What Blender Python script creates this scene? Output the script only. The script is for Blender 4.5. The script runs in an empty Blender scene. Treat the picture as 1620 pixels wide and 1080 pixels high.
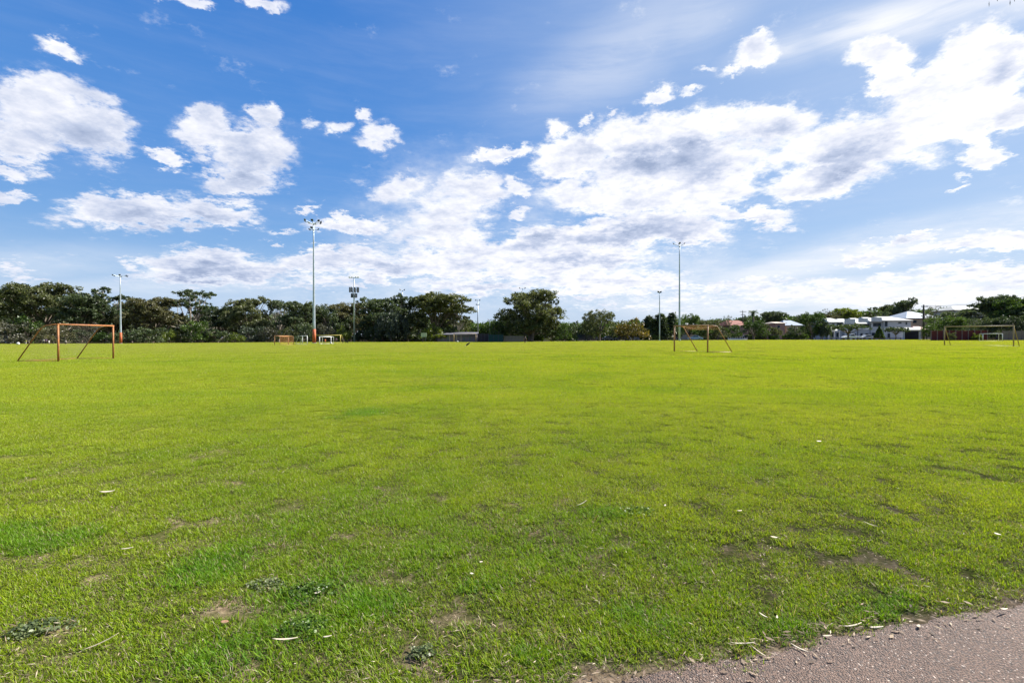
import bpy, bmesh, math, random
import numpy as np
from mathutils import Vector, Matrix
R = math.radians
rng = np.random.default_rng(7)
random.seed(7)

# ------------------------------------------------------------------ camera
F = 765.0            # focal length of the photograph in its own pixels
H = 1.5
sc = bpy.context.scene
cam = bpy.data.objects.new('camera', bpy.data.cameras.new('camera'))
sc.collection.objects.link(cam); sc.camera = cam
cam.data.lens = 17.0; cam.data.sensor_width = 36.0
cam.data.clip_start = 0.05; cam.data.clip_end = 9000
cam.location = (0, 0, H)
fwd = Matrix.Rotation(R(90 - 0.45), 4, 'X')
cam.rotation_euler = (fwd @ Matrix.Rotation(R(-0.143), 4, 'Z')).to_euler()

# ------------------------------------------------------------------ light
SUN_AZ, SUN_EL = 62.0, 41.0      # degrees to the right of +Y, above horizon
sun = bpy.data.objects.new('sun', bpy.data.lights.new('sun', 'SUN'))
sc.collection.objects.link(sun)
sun.data.energy = 5.0; sun.data.angle = R(0.6); sun.data.color = (1.0, 0.955, 0.88)
sd = Vector((math.sin(R(SUN_AZ))*math.cos(R(SUN_EL)), math.cos(R(SUN_AZ))*math.cos(R(SUN_EL)), math.sin(R(SUN_EL))))
sun.rotation_euler = sd.to_track_quat('Z', 'Y').to_euler()
sun.location = (30, 20, 40)

sc.view_settings.view_transform = 'Standard'
sc.view_settings.look = 'None'
sc.view_settings.gamma = 1.0
sc.view_settings.use_curve_mapping = False
sc.view_settings.exposure = 1.40
sc.render.engine = 'CYCLES'

# ------------------------------------------------------------------ node helper
class NT:
    def __init__(s, tree): s.t = tree; s.n = tree.nodes; s.l = tree.links
    def node(s, typ, **kw):
        nd = s.n.new(typ)
        for k, v in kw.items():
            setattr(nd, k, v)
        return nd
    def put(s, sock, v):
        if isinstance(v, bpy.types.NodeSocket): s.l.new(v, sock)
        elif v is not None: sock.default_value = v
    def math(s, op, a, b=None, c=None, clamp=False):
        nd = s.n.new('ShaderNodeMath'); nd.operation = op; nd.use_clamp = clamp
        s.put(nd.inputs[0], a)
        if b is not None: s.put(nd.inputs[1], b)
        if c is not None: s.put(nd.inputs[2], c)
        return nd.outputs[0]
    def vmath(s, op, a, b=None, scale=None):
        nd = s.n.new('ShaderNodeVectorMath'); nd.operation = op
        s.put(nd.inputs[0], a)
        if b is not None: s.put(nd.inputs[1], b)
        if scale is not None: s.put(nd.inputs['Scale'], scale)
        return nd.outputs['Value'] if op in ('LENGTH', 'DOT_PRODUCT') else nd.outputs[0]
    def noise(s, vec, scale, detail=4, rough=0.55, dist=0.0, col=False):
        nd = s.n.new('ShaderNodeTexNoise'); s.put(nd.inputs['Vector'], vec)
        nd.inputs['Scale'].default_value = scale; nd.inputs['Detail'].default_value = detail
        nd.inputs['Roughness'].default_value = rough; nd.inputs['Distortion'].default_value = dist
        return nd.outputs['Color' if col else 'Fac']
    def step(s, v, a, b, lo=0.0, hi=1.0, kind='SMOOTHSTEP'):
        nd = s.n.new('ShaderNodeMapRange'); nd.interpolation_type = kind
        s.put(nd.inputs[0], v)
        s.put(nd.inputs[1], a); s.put(nd.inputs[2], b)
        s.put(nd.inputs[3], lo); s.put(nd.inputs[4], hi)
        return nd.outputs[0]
    def mix(s, fac, a, b, mode='MIX'):
        nd = s.n.new('ShaderNodeMix'); nd.data_type = 'RGBA'; nd.blend_type = mode
        s.put(nd.inputs[0], fac)
        s.put(nd.inputs[6], a if isinstance(a, bpy.types.NodeSocket) else (*a[:3], 1))
        s.put(nd.inputs[7], b if isinstance(b, bpy.types.NodeSocket) else (*b[:3], 1))
        return nd.outputs[2]
    def ramp(s, v, stops):
        nd = s.n.new('ShaderNodeValToRGB'); s.put(nd.inputs[0], v)
        cr = nd.color_ramp
        while len(cr.elements) < len(stops): cr.elements.new(0.5)
        for e, (p, c) in zip(cr.elements, stops): e.position = p; e.color = (*c, 1)
        return nd.outputs[0]

# ------------------------------------------------------------------ sky with clouds
def hz(px): return 534.0 - (px - 810) * 0.0025
def to_azel(px, py):
    # direction seen at a photo pixel, in degrees of azimuth and elevation
    X = (px - 810) / F; Z = (hz(px) - py) / F
    return np.array([math.degrees(math.atan2(X, 1.0)), math.degrees(math.atan2(Z, math.hypot(X, 1.0)))])

def build_world():
    w = bpy.data.worlds.new('World'); sc.world = w; w.use_nodes = True
    w.node_tree.nodes.clear(); T = NT(w.node_tree)
    out = T.node('ShaderNodeOutputWorld'); bg = T.node('ShaderNodeBackground')
    bg.inputs['Strength'].default_value = 0.071
    T.l.new(bg.outputs[0], out.inputs[0])
    sky = T.node('ShaderNodeTexSky'); sky.sky_type = 'NISHITA'; sky.sun_disc = False
    sky.sun_elevation = R(SUN_EL); sky.sun_rotation = R(SUN_AZ)
    sky.altitude = 0; sky.air_density = 1.0; sky.dust_density = 0.5; sky.ozone_density = 2.2
    tc = T.node('ShaderNodeTexCoord'); D = tc.outputs['Generated']
    sp = T.node('ShaderNodeSeparateXYZ'); T.l.new(D, sp.inputs[0])
    x, y, z = sp.outputs
    az = T.math('MULTIPLY', T.math('ARCTAN2', x, y), 57.29578)
    el = T.math('MULTIPLY', T.math('ARCSINE', z), 57.29578)
    cb = T.node('ShaderNodeCombineXYZ'); T.l.new(az, cb.inputs[0]); T.l.new(el, cb.inputs[1])
    P = cb.outputs[0]
    sdir = T.vmath('DOT_PRODUCT', D, tuple(sd))
    # coordinates on the cloud layer
    inv = T.math('DIVIDE', 1.0, T.math('ADD', T.math('MAXIMUM', z, 0.0), 0.22))
    fl = T.node('ShaderNodeCombineXYZ'); T.l.new(x, fl.inputs[0]); T.l.new(y, fl.inputs[1]); T.l.new(T.math('MULTIPLY', z, 1.6), fl.inputs[2])
    Q = T.vmath('SCALE', fl.outputs[0], scale=inv)
    # ragged edges: bend the layout with noise
    w1 = T.vmath('SCALE', T.vmath('SUBTRACT', T.noise(Q, 2.6, 3, 0.55, col=True), (0.5, 0.5, 0.5)), scale=4.0)
    w2 = T.vmath('SCALE', T.vmath('SUBTRACT', T.noise(Q, 9.0, 7, 0.68, col=True), (0.5, 0.5, 0.5)), scale=3.6)
    w3 = T.vmath('SCALE', T.vmath('SUBTRACT', T.noise(Q, 30.0, 5, 0.65, col=True), (0.5, 0.5, 0.5)), scale=1.7)
    W = T.vmath('ADD', T.vmath('ADD', T.vmath('ADD', P, w1), w2), w3)
    sq = T.node('ShaderNodeVectorMath', operation='MULTIPLY'); T.l.new(W, sq.inputs[0]); sq.inputs[1].default_value = (1, 1, 0)
    W = sq.outputs[0]
    def blob(cx, cy, rx, ry, ang=0.0, a=1.0, inner=0.25, coord=None, outer=1.25, prev=None):
        c = to_azel(cx, cy)
        e = 2.0
        J = np.stack([(to_azel(cx+e, cy) - c)/e, (c - to_azel(cx, cy+e))/e], axis=1)   # per pixel right / up
        t = R(ang); Rm = np.array([[math.cos(t), -math.sin(t)], [math.sin(t), math.cos(t)]])
        A = J @ Rm @ np.diag([rx, ry])
        U, S, V = np.linalg.svd(A)
        rot = math.atan2(U[1, 0], U[0, 0])
        m = T.node('ShaderNodeMapping', vector_type='TEXTURE')
        T.l.new(W if coord is None else coord, m.inputs[0])
        m.inputs[1].default_value = (c[0], c[1], 0)
        if prev is not None:      # evaluated one after another, to keep the shader's stack small
            q = T.node('ShaderNodeVectorMath', operation='MULTIPLY_ADD'); T.l.new(prev, q.inputs[0])
            q.inputs[1].default_value = (1e-7, 1e-7, 0); q.inputs[2].default_value = (c[0], c[1], 0); T.l.new(q.outputs[0], m.inputs[1])
        m.inputs[2].default_value = (0, 0, rot)
        m.inputs[3].default_value = (S[0], S[1], 1)
        return T.step(T.vmath('LENGTH', m.outputs[0]), outer, inner, 0.0, a)
    def total(lst, **k):
        acc = None
        for b in lst:
            if len(b) == 4 and b[2] < 45 or (len(b) >= 5 and b[2] < 45): b = tuple(b[:4]) + ((b[4] if len(b) > 4 else 0), (b[5] if len(b) > 5 else 1)*0.86)
            v = blob(*b, prev=acc, **k)
            acc = v if acc is None else T.math('MAXIMUM', acc, v)
        return acc
    cumulus = [
        (70,185,108,66,-6), (152,212,76,54,-6), (60,240,60,40,0), (0,215,32,28), (20,272,32,12,0,.8), (14,308,34,12,0,.8), (20,426,36,18,0,.8), (60,433,22,9,0,.7),
        (330,205,52,46), (410,240,82,52), (372,285,78,26), (262,252,38,17,-6), (425,184,30,22,-35,.95),
        (205,336,120,34,2), (335,338,95,32,-4),
        (340,424,135,34,0), (530,412,120,24,0), (205,414,24,16,0,.8), (600,430,70,18,0,.9),
        (598,207,42,30), (572,172,16,18,60,.75), (490,195,16,16,-30,.7), (530,197,26,16,10,.75), (106,94,44,14,-22,.7),
        (410,8,44,16,-10), (290,4,52,14,-10,.8),
        (488,332,26,7,0,.75), (560,360,80,18,0,.9), (440,370,30,7,0,.6),
        (630,295,62,28,12,.8), (720,330,85,60,30,.72), (790,247,60,18,8,.95), (760,300,60,26,-10,.7), (822,301,24,16,0,.9), (820,335,20,10,0,.7), (690,375,120,32,0,.75),
        (885,208,20,22,60,.8), (925,186,15,9,20,.75), (965,180,12,7,40,.7), (915,248,75,42,10), (1040,215,130,46,6), (1190,205,120,48,0), (1060,265,210,48,2), (1000,312,170,38,-2),
        (1110,295,90,32,0), (1350,230,160,62,8), (1290,288,110,36,6), (1480,170,130,70,10), (1385,96,60,34,0), (1400,130,50,30,0), (1560,110,95,72,10), (1600,170,60,50,0),
        (1552,245,44,34,0), (1530,200,50,40,0), (1512,286,16,8,0,.7),
        (1190,90,50,26,14,.95), (1150,116,30,12,10,.8), (1110,108,24,8,0,.7), (1035,147,40,15,10,.9), (1085,144,26,10,0,.8),
        (960,372,190,34,6), (820,392,150,30,8,.9), (1090,370,80,34,0), (1190,346,76,24,-3), (1110,335,60,18,0,.9),
        (700,420,120,30,0,.85), (880,415,190,34,2,.95), (960,450,150,26,0,.95), (760,452,130,16,0,.8), (1060,452,56,14,0,.85), (500,440,90,16,0,.6),
        (1370,410,60,15,5,.85), (1385,388,36,10,0,.7), (1530,388,110,18,3,.9), (1440,378,60,9,8,.7), (1620,375,70,18,0,.8),
        (1170,458,110,14,2,.7), (1300,462,200,16,4,.65), (1560,440,150,26,2,.75), (1450,470,260,14,0,.6), (1040,480,200,12,0,.4),
    ]
    cov = total(cumulus)
    # beyond the frame the same broken cumulus goes on
    outer = T.math('MAXIMUM', T.step(T.math('ABSOLUTE', az), 49.0, 60.0), T.step(el, 37.0, 48.0))
    far = T.math('MULTIPLY', outer, T.step(T.noise(Q, 0.9, 2, 0.5), 0.50, 0.66))
    far = T.math('MULTIPLY', far, T.step(el, 1.0, 8.0))
    cov = T.math('MAXIMUM', cov, far)
    nz = T.noise(Q, 8.0, 9, 0.66)
    nb = T.noise(Q, 3.2, 3, 0.5)
    sh = (0.045, 0.03, 0.05)
    nz2 = T.noise(T.vmath('ADD', Q, sh), 4.2, 6, 0.60)
    nz1 = T.noise(Q, 4.2, 6, 0.60)
    dens = T.math('ADD', T.math('MULTIPLY', cov, 1.20), T.math('MULTIPLY', T.math('SUBTRACT', nz, 0.60), 2.1))
    alpha = T.step(dens, -0.04, 0.64)
    wisp = T.math('MULTIPLY', T.step(T.noise(Q, 13.0, 7, 0.7), 0.42, 0.72), T.step(cov, 0.0, 0.45, 0.0, 0.75))
    alpha = T.math('MAXIMUM', alpha, wisp)
    # grey bases
    shade = total([(1050,243,165,34,3), (1320,262,130,36,18,.75), (1220,220,60,24,0,.5), (1600,120,60,44,0,.45), (1130,275,90,22,0,.6), (960,378,150,20,6,.8), (860,385,70,12,5,.7),
                   (1060,380,60,14,0,.6), (930,415,150,14,0,.6), (760,450,110,10,0,.5), (290,350,140,18,0,.8), (340,436,130,18,0,.95), (600,425,80,12,0,.5), (120,225,120,40,-8,.55),
                   (400,268,80,34,0,.55), (560,365,60,8,0,.4), (1180,352,60,9,0,.3), (700,360,90,40,0,.25), (1560,445,120,12,0,.25), (1500,250,60,30,0,.2)], inner=0.0)
    relief = T.math('MULTIPLY', T.math('SUBTRACT', nz2, nz1), -1.15)
    lum = T.math('SUBTRACT', 1.0, T.math('MULTIPLY', T.step(dens, 0.35, 1.3), 0.20))
    lum = T.math('SUBTRACT', lum, T.math('MULTIPLY', T.math('MULTIPLY', shade, T.step(dens, 0.2, 0.9)), T.step(nb, 0.2, 0.8, 0.34, 0.52)))
    rl2 = T.math('MULTIPLY', T.math('SUBTRACT', T.noise(T.vmath('ADD', Q, (0.014, 0.009, 0.016)), 13.0, 4, 0.6), T.noise(Q, 13.0, 4, 0.6)), -0.5)
    lum = T.math('ADD', T.math('ADD', lum, relief), rl2)
    # clouds nearer the sun are brighter
    lum = T.math('MULTIPLY', lum, T.step(sdir, -0.1, 0.95, 0.88, 1.16, 'LINEAR'))
    ccol = T.ramp(T.math('DIVIDE', lum, 1.3), [(0.25, (1.9, 2.35, 3.4)), (0.48, (3.1, 3.5, 4.5)), (0.70, (4.7, 4.85, 5.4)), (0.9, (6.0, 6.0, 6.0))])
    # high thin cloud: streaks and veils
    m = T.node('ShaderNodeMapping'); T.l.new(T.vmath('ADD', P, T.vmath('SCALE', w1, scale=0.5)), m.inputs[0])
    m.inputs[2].default_value = (0, 0, R(-15)); m.inputs[3].default_value = (0.035, 0.42, 1)
    st = T.noise(m.outputs[0], 1.0, 6, 0.62)
    st2 = T.noise(Q, 4.5, 7, 0.68)
    cir = total([(1420,38,260,46,14), (1620,-20,140,60,10), (1250,80,120,36,14,.6), (1430,385,300,42,11,.95), (1580,345,200,34,10,.7), (1250,425,220,28,9,.8), (980,90,230,70,30,.38), (1090,40,120,60,30,.35),
                 (300,455,320,22,0,.45), (100,410,200,30,0,.35), (1400,470,420,38,0,1.0), (1150,480,260,30,0,.8)], coord=T.vmath('ADD', P, T.vmath('SCALE', w1, scale=0.35)), inner=0.0, outer=1.3)
    cirA = T.math('MULTIPLY', cir, T.step(st, 0.22, 0.60, 0.35, 1.15))
    veil = total([(1440,34,250,44,14,.95), (1600,-10,120,50,10,.8), (680,330,130,100,20,.9), (640,395,130,60,0,.7), (740,270,70,45,30,.6), (850,340,80,60,0,.5), (620,280,70,40,20,.5), (1000,440,420,60,0,.8), (700,470,420,40,0,.6)], inner=0.0)
    veilA = T.math('MULTIPLY', veil, T.step(st2, 0.3, 0.7, 0.15, 0.85))
    thin = T.math('MAXIMUM', cirA, veilA)
    # faint overall milkiness, thicker towards the horizon
    haze = T.math('ADD', T.math('MULTIPLY', T.step(el, 12.0, 0.0), 0.34), T.math('MULTIPLY', T.step(st, 0.35, 0.8), 0.10))
    hazeside = T.step(az, -50.0, 45.0, 0.75, 1.15, 'LINEAR'); haze = T.math('ADD', haze, T.step(az, -25.0, 60.0, 0.0, 0.10))
    haze = T.math('MULTIPLY', haze, hazeside, clamp=True)
    gm = T.node('ShaderNodeHueSaturation'); gm.inputs['Saturation'].default_value = 1.38; gm.inputs['Value'].default_value = 0.95
    T.l.new(sky.outputs[0], gm.inputs['Color'])
    grad = T.ramp(T.math('DIVIDE', el, 60.0, clamp=True), [(0.0, (2.1, 3.0, 4.35)), (0.10, (1.5, 2.6, 4.25)), (0.28, (0.66, 1.72, 3.95)), (0.6, (0.26, 1.12, 3.45)), (1.0, (0.18, 0.85, 2.9))])
    glow = T.step(sdir, 0.38, 1.0, 0.0, 0.58)
    grad = T.mix(glow, grad, (3.0, 3.75, 4.7))
    skyc = T.mix(0.12, grad, gm.outputs[0])
    base = T.mix(haze, skyc, (4.15, 4.4, 5.05))
    base = T.mix(T.math('MULTIPLY', thin, 0.9, clamp=True), base, (5.3, 5.4, 5.65))
    col = T.mix(alpha, base, ccol)
    # below the horizon: dull ground colour
    col = T.mix(T.step(el, 0.0, -1.5), col, (0.8, 0.9, 0.6))
    T.l.new(col, bg.inputs['Color'])
    w.cycles.sampling_method = 'MANUAL'; w.cycles.sample_map_resolution = 512
build_world()

# ------------------------------------------------------------------ materials
MATS = {}
def pmat(name, c1, c2=None, scale=3.0, rough=0.7, metal=0.0, bump=0.0, bscale=None, spec=0.4, detail=4, coords='Object', trans=None):
    if name in MATS: return MATS[name]
    m = bpy.data.materials.new(name); m.use_nodes = True; T = NT(m.node_tree)
    b = T.n['Principled BSDF']
    tc = T.node('ShaderNodeTexCoord')
    n = T.noise(tc.outputs[coords], scale, detail, 0.6)
    c2 = c2 or tuple(v*0.75 for v in c1)
    T.l.new(T.mix(T.step(n, 0.3, 0.7), c1, c2), b.inputs['Base Color'])
    b.inputs['Roughness'].default_value = rough; b.inputs['Metallic'].default_value = metal
    b.inputs['Specular IOR Level'].default_value = spec
    if bump:
        bp = T.node('ShaderNodeBump'); bp.inputs['Strength'].default_value = bump; bp.inputs['Distance'].default_value = 0.02
        T.l.new(T.noise(tc.outputs[coords], bscale or scale*6, 4, 0.6), bp.inputs['Height'])
        T.l.new(bp.outputs[0], b.inputs['Normal'])
    MATS[name] = m; return m

def leafmat(name, dark, light, tip=None, trans=0.35, scale=0.35):
    m = bpy.data.materials.new(name); m.use_nodes = True; T = NT(m.node_tree)
    T.n.clear(); out = T.node('ShaderNodeOutputMaterial')
    g = T.node('ShaderNodeNewGeometry'); tc = T.node('ShaderNodeTexCoord'); oi = T.node('ShaderNodeObjectInfo')
    n = T.noise(tc.outputs['Object'], scale, 3, 0.6)
    v = T.math('ADD', T.math('MULTIPLY', n, 0.9), T.math('MULTIPLY', g.outputs['Random Per Island'], 0.45))
    v = T.math('ADD', v, T.math('MULTIPLY', T.math('SUBTRACT', oi.outputs['Random'], 0.5), 0.25))
    c = T.ramp(v, [(0.35, dark), (0.72, light), (1.0, tip or tuple(min(1, q*1.35) for q in light))])
    df = T.node('ShaderNodeBsdfDiffuse'); tr = T.node('ShaderNodeBsdfTranslucent'); gl = T.node('ShaderNodeBsdfGlossy')
    T.l.new(c, df.inputs[0]); gl.inputs['Roughness'].default_value = 0.45; gl.inputs[0].default_value = (.6, .6, .6, 1)
    T.l.new(T.mix(1.0, c, (1.2, 1.25, 0.6), 'MULTIPLY'), tr.inputs[0])
    a = T.node('ShaderNodeMixShader'); a.inputs[0].default_value = trans
    T.l.new(df.outputs[0], a.inputs[1]); T.l.new(tr.outputs[0], a.inputs[2])
    b = T.node('ShaderNodeMixShader'); b.inputs[0].default_value = 0.04
    T.l.new(a.outputs[0], b.inputs[1]); T.l.new(gl.outputs[0], b.inputs[2])
    T.l.new(b.outputs[0], out.inputs[0])
    MATS[name] = m; return m

# ------------------------------------------------------------------ object helpers
COL = sc.collection
def mkmesh(name, V, Fc, mats, smooth=False):
    me = bpy.data.meshes.new(name)
    if isinstance(V, np.ndarray) and isinstance(Fc, np.ndarray):
        n, k = Fc.shape
        me.vertices.add(len(V)); me.vertices.foreach_set('co', V.astype(np.float32).ravel())
        me.loops.add(n*k); me.loops.foreach_set('vertex_index', Fc.astype(np.int32).ravel())
        me.polygons.add(n); me.polygons.foreach_set('loop_start', np.arange(0, n*k, k, dtype=np.int32))
        me.update(calc_edges=True)
    else:
        me.from_pydata([tuple(v) for v in V], [], [tuple(f) for f in Fc])
    for m in (mats if isinstance(mats, (list, tuple)) else [mats]): me.materials.append(m)
    if smooth: me.polygons.foreach_set('use_smooth', [True]*len(me.polygons))
    me.update(); return me
def link(name, me, parent=None, loc=None):
    o = bpy.data.objects.new(name, me); COL.objects.link(o)
    if parent: o.parent = parent
    if loc is not None: o.location = loc
    return o
def thing(name, label, cat, loc=(0,0,0), rz=0.0, group=None):
    o = bpy.data.objects.new(name, None); COL.objects.link(o); o.location = loc; o.rotation_euler = (0, 0, rz)
    o.empty_display_size = 0.3
    o['label'] = label; o['category'] = cat
    if group: o['group'] = group
    return o
def tag(o, label, cat, group=None):
    o['label'] = label; o['category'] = cat
    if group: o['group'] = group
    return o
def copy_tree(o, parent=None):
    c = o.copy(); COL.objects.link(c)
    if parent: c.parent = parent
    for ch in list(o.children): copy_tree(ch, c)
    return c

class MB:
    """collects shapes for ONE mesh"""
    def __init__(s): s.v = []; s.f = []
    def add(s, V, Fc):
        b = len(s.v); s.v += [tuple(p) for p in V]; s.f += [tuple(i+b for i in f) for f in Fc]; return s
    def box(s, x0, x1, y0, y1, z0, z1):
        return s.add([(x0,y0,z0),(x1,y0,z0),(x1,y1,z0),(x0,y1,z0),(x0,y0,z1),(x1,y0,z1),(x1,y1,z1),(x0,y1,z1)],
                     [(0,3,2,1),(4,5,6,7),(0,1,5,4),(1,2,6,5),(2,3,7,6),(3,0,4,7)])
    def tube(s, pts, rad, n=8, cap=True):
        pts = [Vector(p) for p in pts]; m = len(pts)
        rad = rad if hasattr(rad, '__len__') else [rad]*m
        V = []; up = None
        for i, p in enumerate(pts):
            d = (pts[min(i+1, m-1)] - pts[max(i-1, 0)]).normalized()
            if up is None:
                up = Vector((0, 0, 1)) if abs(d.z) < 0.9 else Vector((1, 0, 0))
            a = d.cross(up).normalized(); b = a.cross(d).normalized(); up = b
            for k in range(n):
                t = 2*math.pi*k/n
                V.append(p + (a*math.cos(t) + b*math.sin(t))*rad[i])
        Fc = [(i*n+k, i*n+(k+1) % n, (i+1)*n+(k+1) % n, (i+1)*n+k) for i in range(m-1) for k in range(n)]
        if cap: Fc += [tuple(range(n))[::-1], tuple((m-1)*n+k for k in range(n))]
        return s.add(V, Fc)
    def ball(s, c, r, nu=8, nv=5):
        r = r if hasattr(r, '__len__') else (r, r, r)
        V = [(c[0], c[1], c[2]-r[2])]; Fc = []
        for i in range(1, nv):
            t = math.pi*i/nv
            for k in range(nu):
                a = 2*math.pi*k/nu
                V.append((c[0]+r[0]*math.sin(t)*math.cos(a), c[1]+r[1]*math.sin(t)*math.sin(a), c[2]-r[2]*math.cos(t)))
        V.append((c[0], c[1], c[2]+r[2])); L = len(V)-1
        for k in range(nu): Fc.append((0, 1+(k+1) % nu, 1+k)); Fc.append((L, 1+(nv-2)*nu+k, 1+(nv-2)*nu+(k+1) % nu))
        for i in range(nv-2):
            for k in range(nu): Fc.append((1+i*nu+k, 1+i*nu+(k+1) % nu, 1+(i+1)*nu+(k+1) % nu, 1+(i+1)*nu+k))
        return s.add(V, Fc)
    def build(s, name, mat, parent=None, smooth=False, origin=(0,0,0), loc=None):
        V = [(p[0]-origin[0], p[1]-origin[1], p[2]-origin[2]) for p in s.v]
        return link(name, mkmesh(name, V, s.f, mat, smooth), parent, loc)

# ------------------------------------------------------------------ value noise in numpy
TAB = rng.random((8, 256, 256))
def vnoise(x, y, seed=0):
    t = TAB[seed % 8]; xi = np.floor(x).astype(int); yi = np.floor(y).astype(int)
    fx = x-xi; fy = y-yi; fx = fx*fx*(3-2*fx); fy = fy*fy*(3-2*fy)
    a = t[xi & 255, yi & 255]; b = t[(xi+1) & 255, yi & 255]; c = t[xi & 255, (yi+1) & 255]; d = t[(xi+1) & 255, (yi+1) & 255]
    return (a*(1-fx)+b*fx)*(1-fy) + (c*(1-fx)+d*fx)*fy
def fbm(x, y, o=4, seed=0):
    s = 0; a = 1; tot = 0
    for i in range(o):
        s = s + a*vnoise(x*2**i + 17.3*i, y*2**i + 9.1*i, seed+i); tot += a; a *= 0.55
    return s/tot
def sstep(v, a, b):
    t = np.clip((v-a)/(b-a), 0, 1); return t*t*(3-2*t)

# ------------------------------------------------------------------ terrain
UE = (np.array([-400, 0, 200, 400, 600, 800, 1000, 1200, 1400, 1500, 1620, 2200]) - 810)/F
ZE = np.array([.0, .05, .05, .24, .28, .20, .48, .64, .62, .74, .80, .80])
def gz(x, y):
    x = np.asarray(x, float); y = np.asarray(y, float)
    u = x/np.maximum(y, 1.0)
    return np.interp(u, UE, ZE) * sstep(y, 15, 115)
def at(px, d, dz=0.0):
    X = (px-810)/F*d
    return Vector((X, d, float(gz(X, d)) + dz))
def zpx(px, py, d): return H + (hz(px)-py)/F*d
def W3(px, py, d): return Vector(((px-810)/F*d, d, zpx(px, py, d)))
def gd(px, py):     # point of flat ground seen at a pixel
    d = H*F/(py-hz(px)); return (px-810)/F*d, d
EDGE_D_PX = np.array([-400, 0, 200, 400, 600, 800, 1000, 1200, 1400, 1470, 1500, 1620, 2200])
EDGE_D = np.array([150, 150, 150, 158, 166, 160, 150, 142, 136, 126, 99, 96, 90])
def edge_d(u): return np.interp(u*F+810, EDGE_D_PX, EDGE_D)

def path_y(x): return 2.01 + 0.233*x
# worn patches seen in the photograph: px, py, half sizes in px, strength
PATCH = [(335,718,34,10,1.0),(408,708,16,4,.9),(160,742,30,5,.6),(145,770,26,5,.7),(225,822,34,7,.6),(800,782,26,9,.9),(290,710,20,5,.5),(820,687,10,3,.8),(1045,656,34,3,.8),
         (800,615,38,3,.6),(60,884,50,9,.7),(130,918,45,12,.9),(640,870,34,10,.8),(590,925,34,16,.8),(350,975,24,12,.9),(430,925,40,14,.6),(480,965,40,20,.9),(600,1000,40,20,.8),(700,990,60,18,.5),
         (1130,890,12,8,.9),(1240,915,18,5,.7),(1310,908,12,4,.6),(1210,812,18,6,.7),(100,568,60,2.5,.9),(1180,1000,50,10,.5),(950,905,30,8,.4),(1000,940,40,10,.5),(265,960,40,12,.7),(100,1000,70,20,.6),(830,700,10,3,.4),
         (680,600,50,8,.5),(1470,845,34,5,.8),(1480,786,26,4,.5),(1240,852,16,6,.6),(1260,852,20,5,.5),(860,1000,34,22,.6),(1040,985,46,16,.7),(560,1050,50,18,.6),(60,1060,60,14,.6),(20,890,30,6,.6),(760,830,40,8,.3)]
LUSH = [(490,940,34,26),(475,1000,40,20),(960,815,36,10),(60,860,90,20),(20,840,60,20),(330,900,60,24),(590,960,50,16),(1020,985,50,16),(1240,1000,90,26),(1400,960,80,24),(760,935,40,14),(570,655,30,8),(1430,1010,70,14),(840,1040,60,14),(330,1040,90,22)]
def fields(x, y):
    """worn, dry and dark amounts (0-1) of the turf"""
    yy = np.maximum(y, 0.5)
    px = x/yy*F + 810; py = H*F/yy + 534 - (px-810)*0.0025
    worn = np.zeros_like(x); lush = np.zeros_like(x)
    jx = (fbm(x*5, y*5, 3, 1)-0.5)*2; jy = (fbm(x*5+40, y*5, 3, 2)-0.5)*2
    for (cx, cy, rx, ry, a) in PATCH:
        gx, gy = gd(cx, cy); sx = .85*rx/F*gy; sy = .85*ry*gy*gy/(F*H)
        q = np.hypot((x-gx)/sx + jx*0.9, (y-gy)/sy + jy*0.9)
        worn = np.maximum(worn, a*sstep(q, 1.25, 0.35))
    for (cx, cy, rx, ry) in LUSH:
        gx, gy = gd(cx, cy); sx = rx/F*gy*1.1; sy = ry*gy*gy/(F*H)*1.1
        q = np.hypot((x-gx)/sx + jx*0.9, (y-gy)/sy + jy*0.9)
        lush = np.maximum(lush, sstep(q, 1.3, 0.3))
    near = sstep(y, 14, 3)
    n = fbm(x*1.6+31.7, y*1.6+12.4, 5, 3)
    w2 = sstep(n, 0.66, 0.80)*(0.08+0.35*near)
    n3 = fbm(x*6, y*6, 4, 6)
    w2 = np.maximum(w2, sstep(n3, 0.58, 0.76)*1.0*near); w2 = np.maximum(w2, sstep(fbm(x*14+5, y*14, 3, 1), 0.55, 0.75)*0.7*sstep(y, 7, 2.5))
    worn = np.maximum(worn*(1-0.7*lush), w2*(1-lush))
    worn = worn*(0.35+0.65*sstep(fbm(x*17, y*17, 3, 5), 0.32, 0.6))*(0.45+0.55*sstep(y, 9, 4))
    # trodden strip along the path
    e = y - path_y(x) - (fbm(x*2.5, y*2.5, 3, 4)-0.5)*0.28
    worn = np.maximum(worn, sstep(e, 0.16, 0.0))
    dry = np.clip(fbm(x*0.7+3, y*0.7, 4, 5)*1.5-0.35, 0, 1)
    dark = np.clip(lush*0.85 + sstep(fbm(x*1.1, y*1.1+50, 4, 2), 0.50, 0.75)*0.45*sstep(y, 10, 2.5), 0, 1)
    dry = dry*(0.65+0.35*sstep(y, 2, 10)); dark = np.clip(dark+0.08*sstep(y, 9, 2.5), 0, 1)
    return worn, dry, dark

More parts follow.
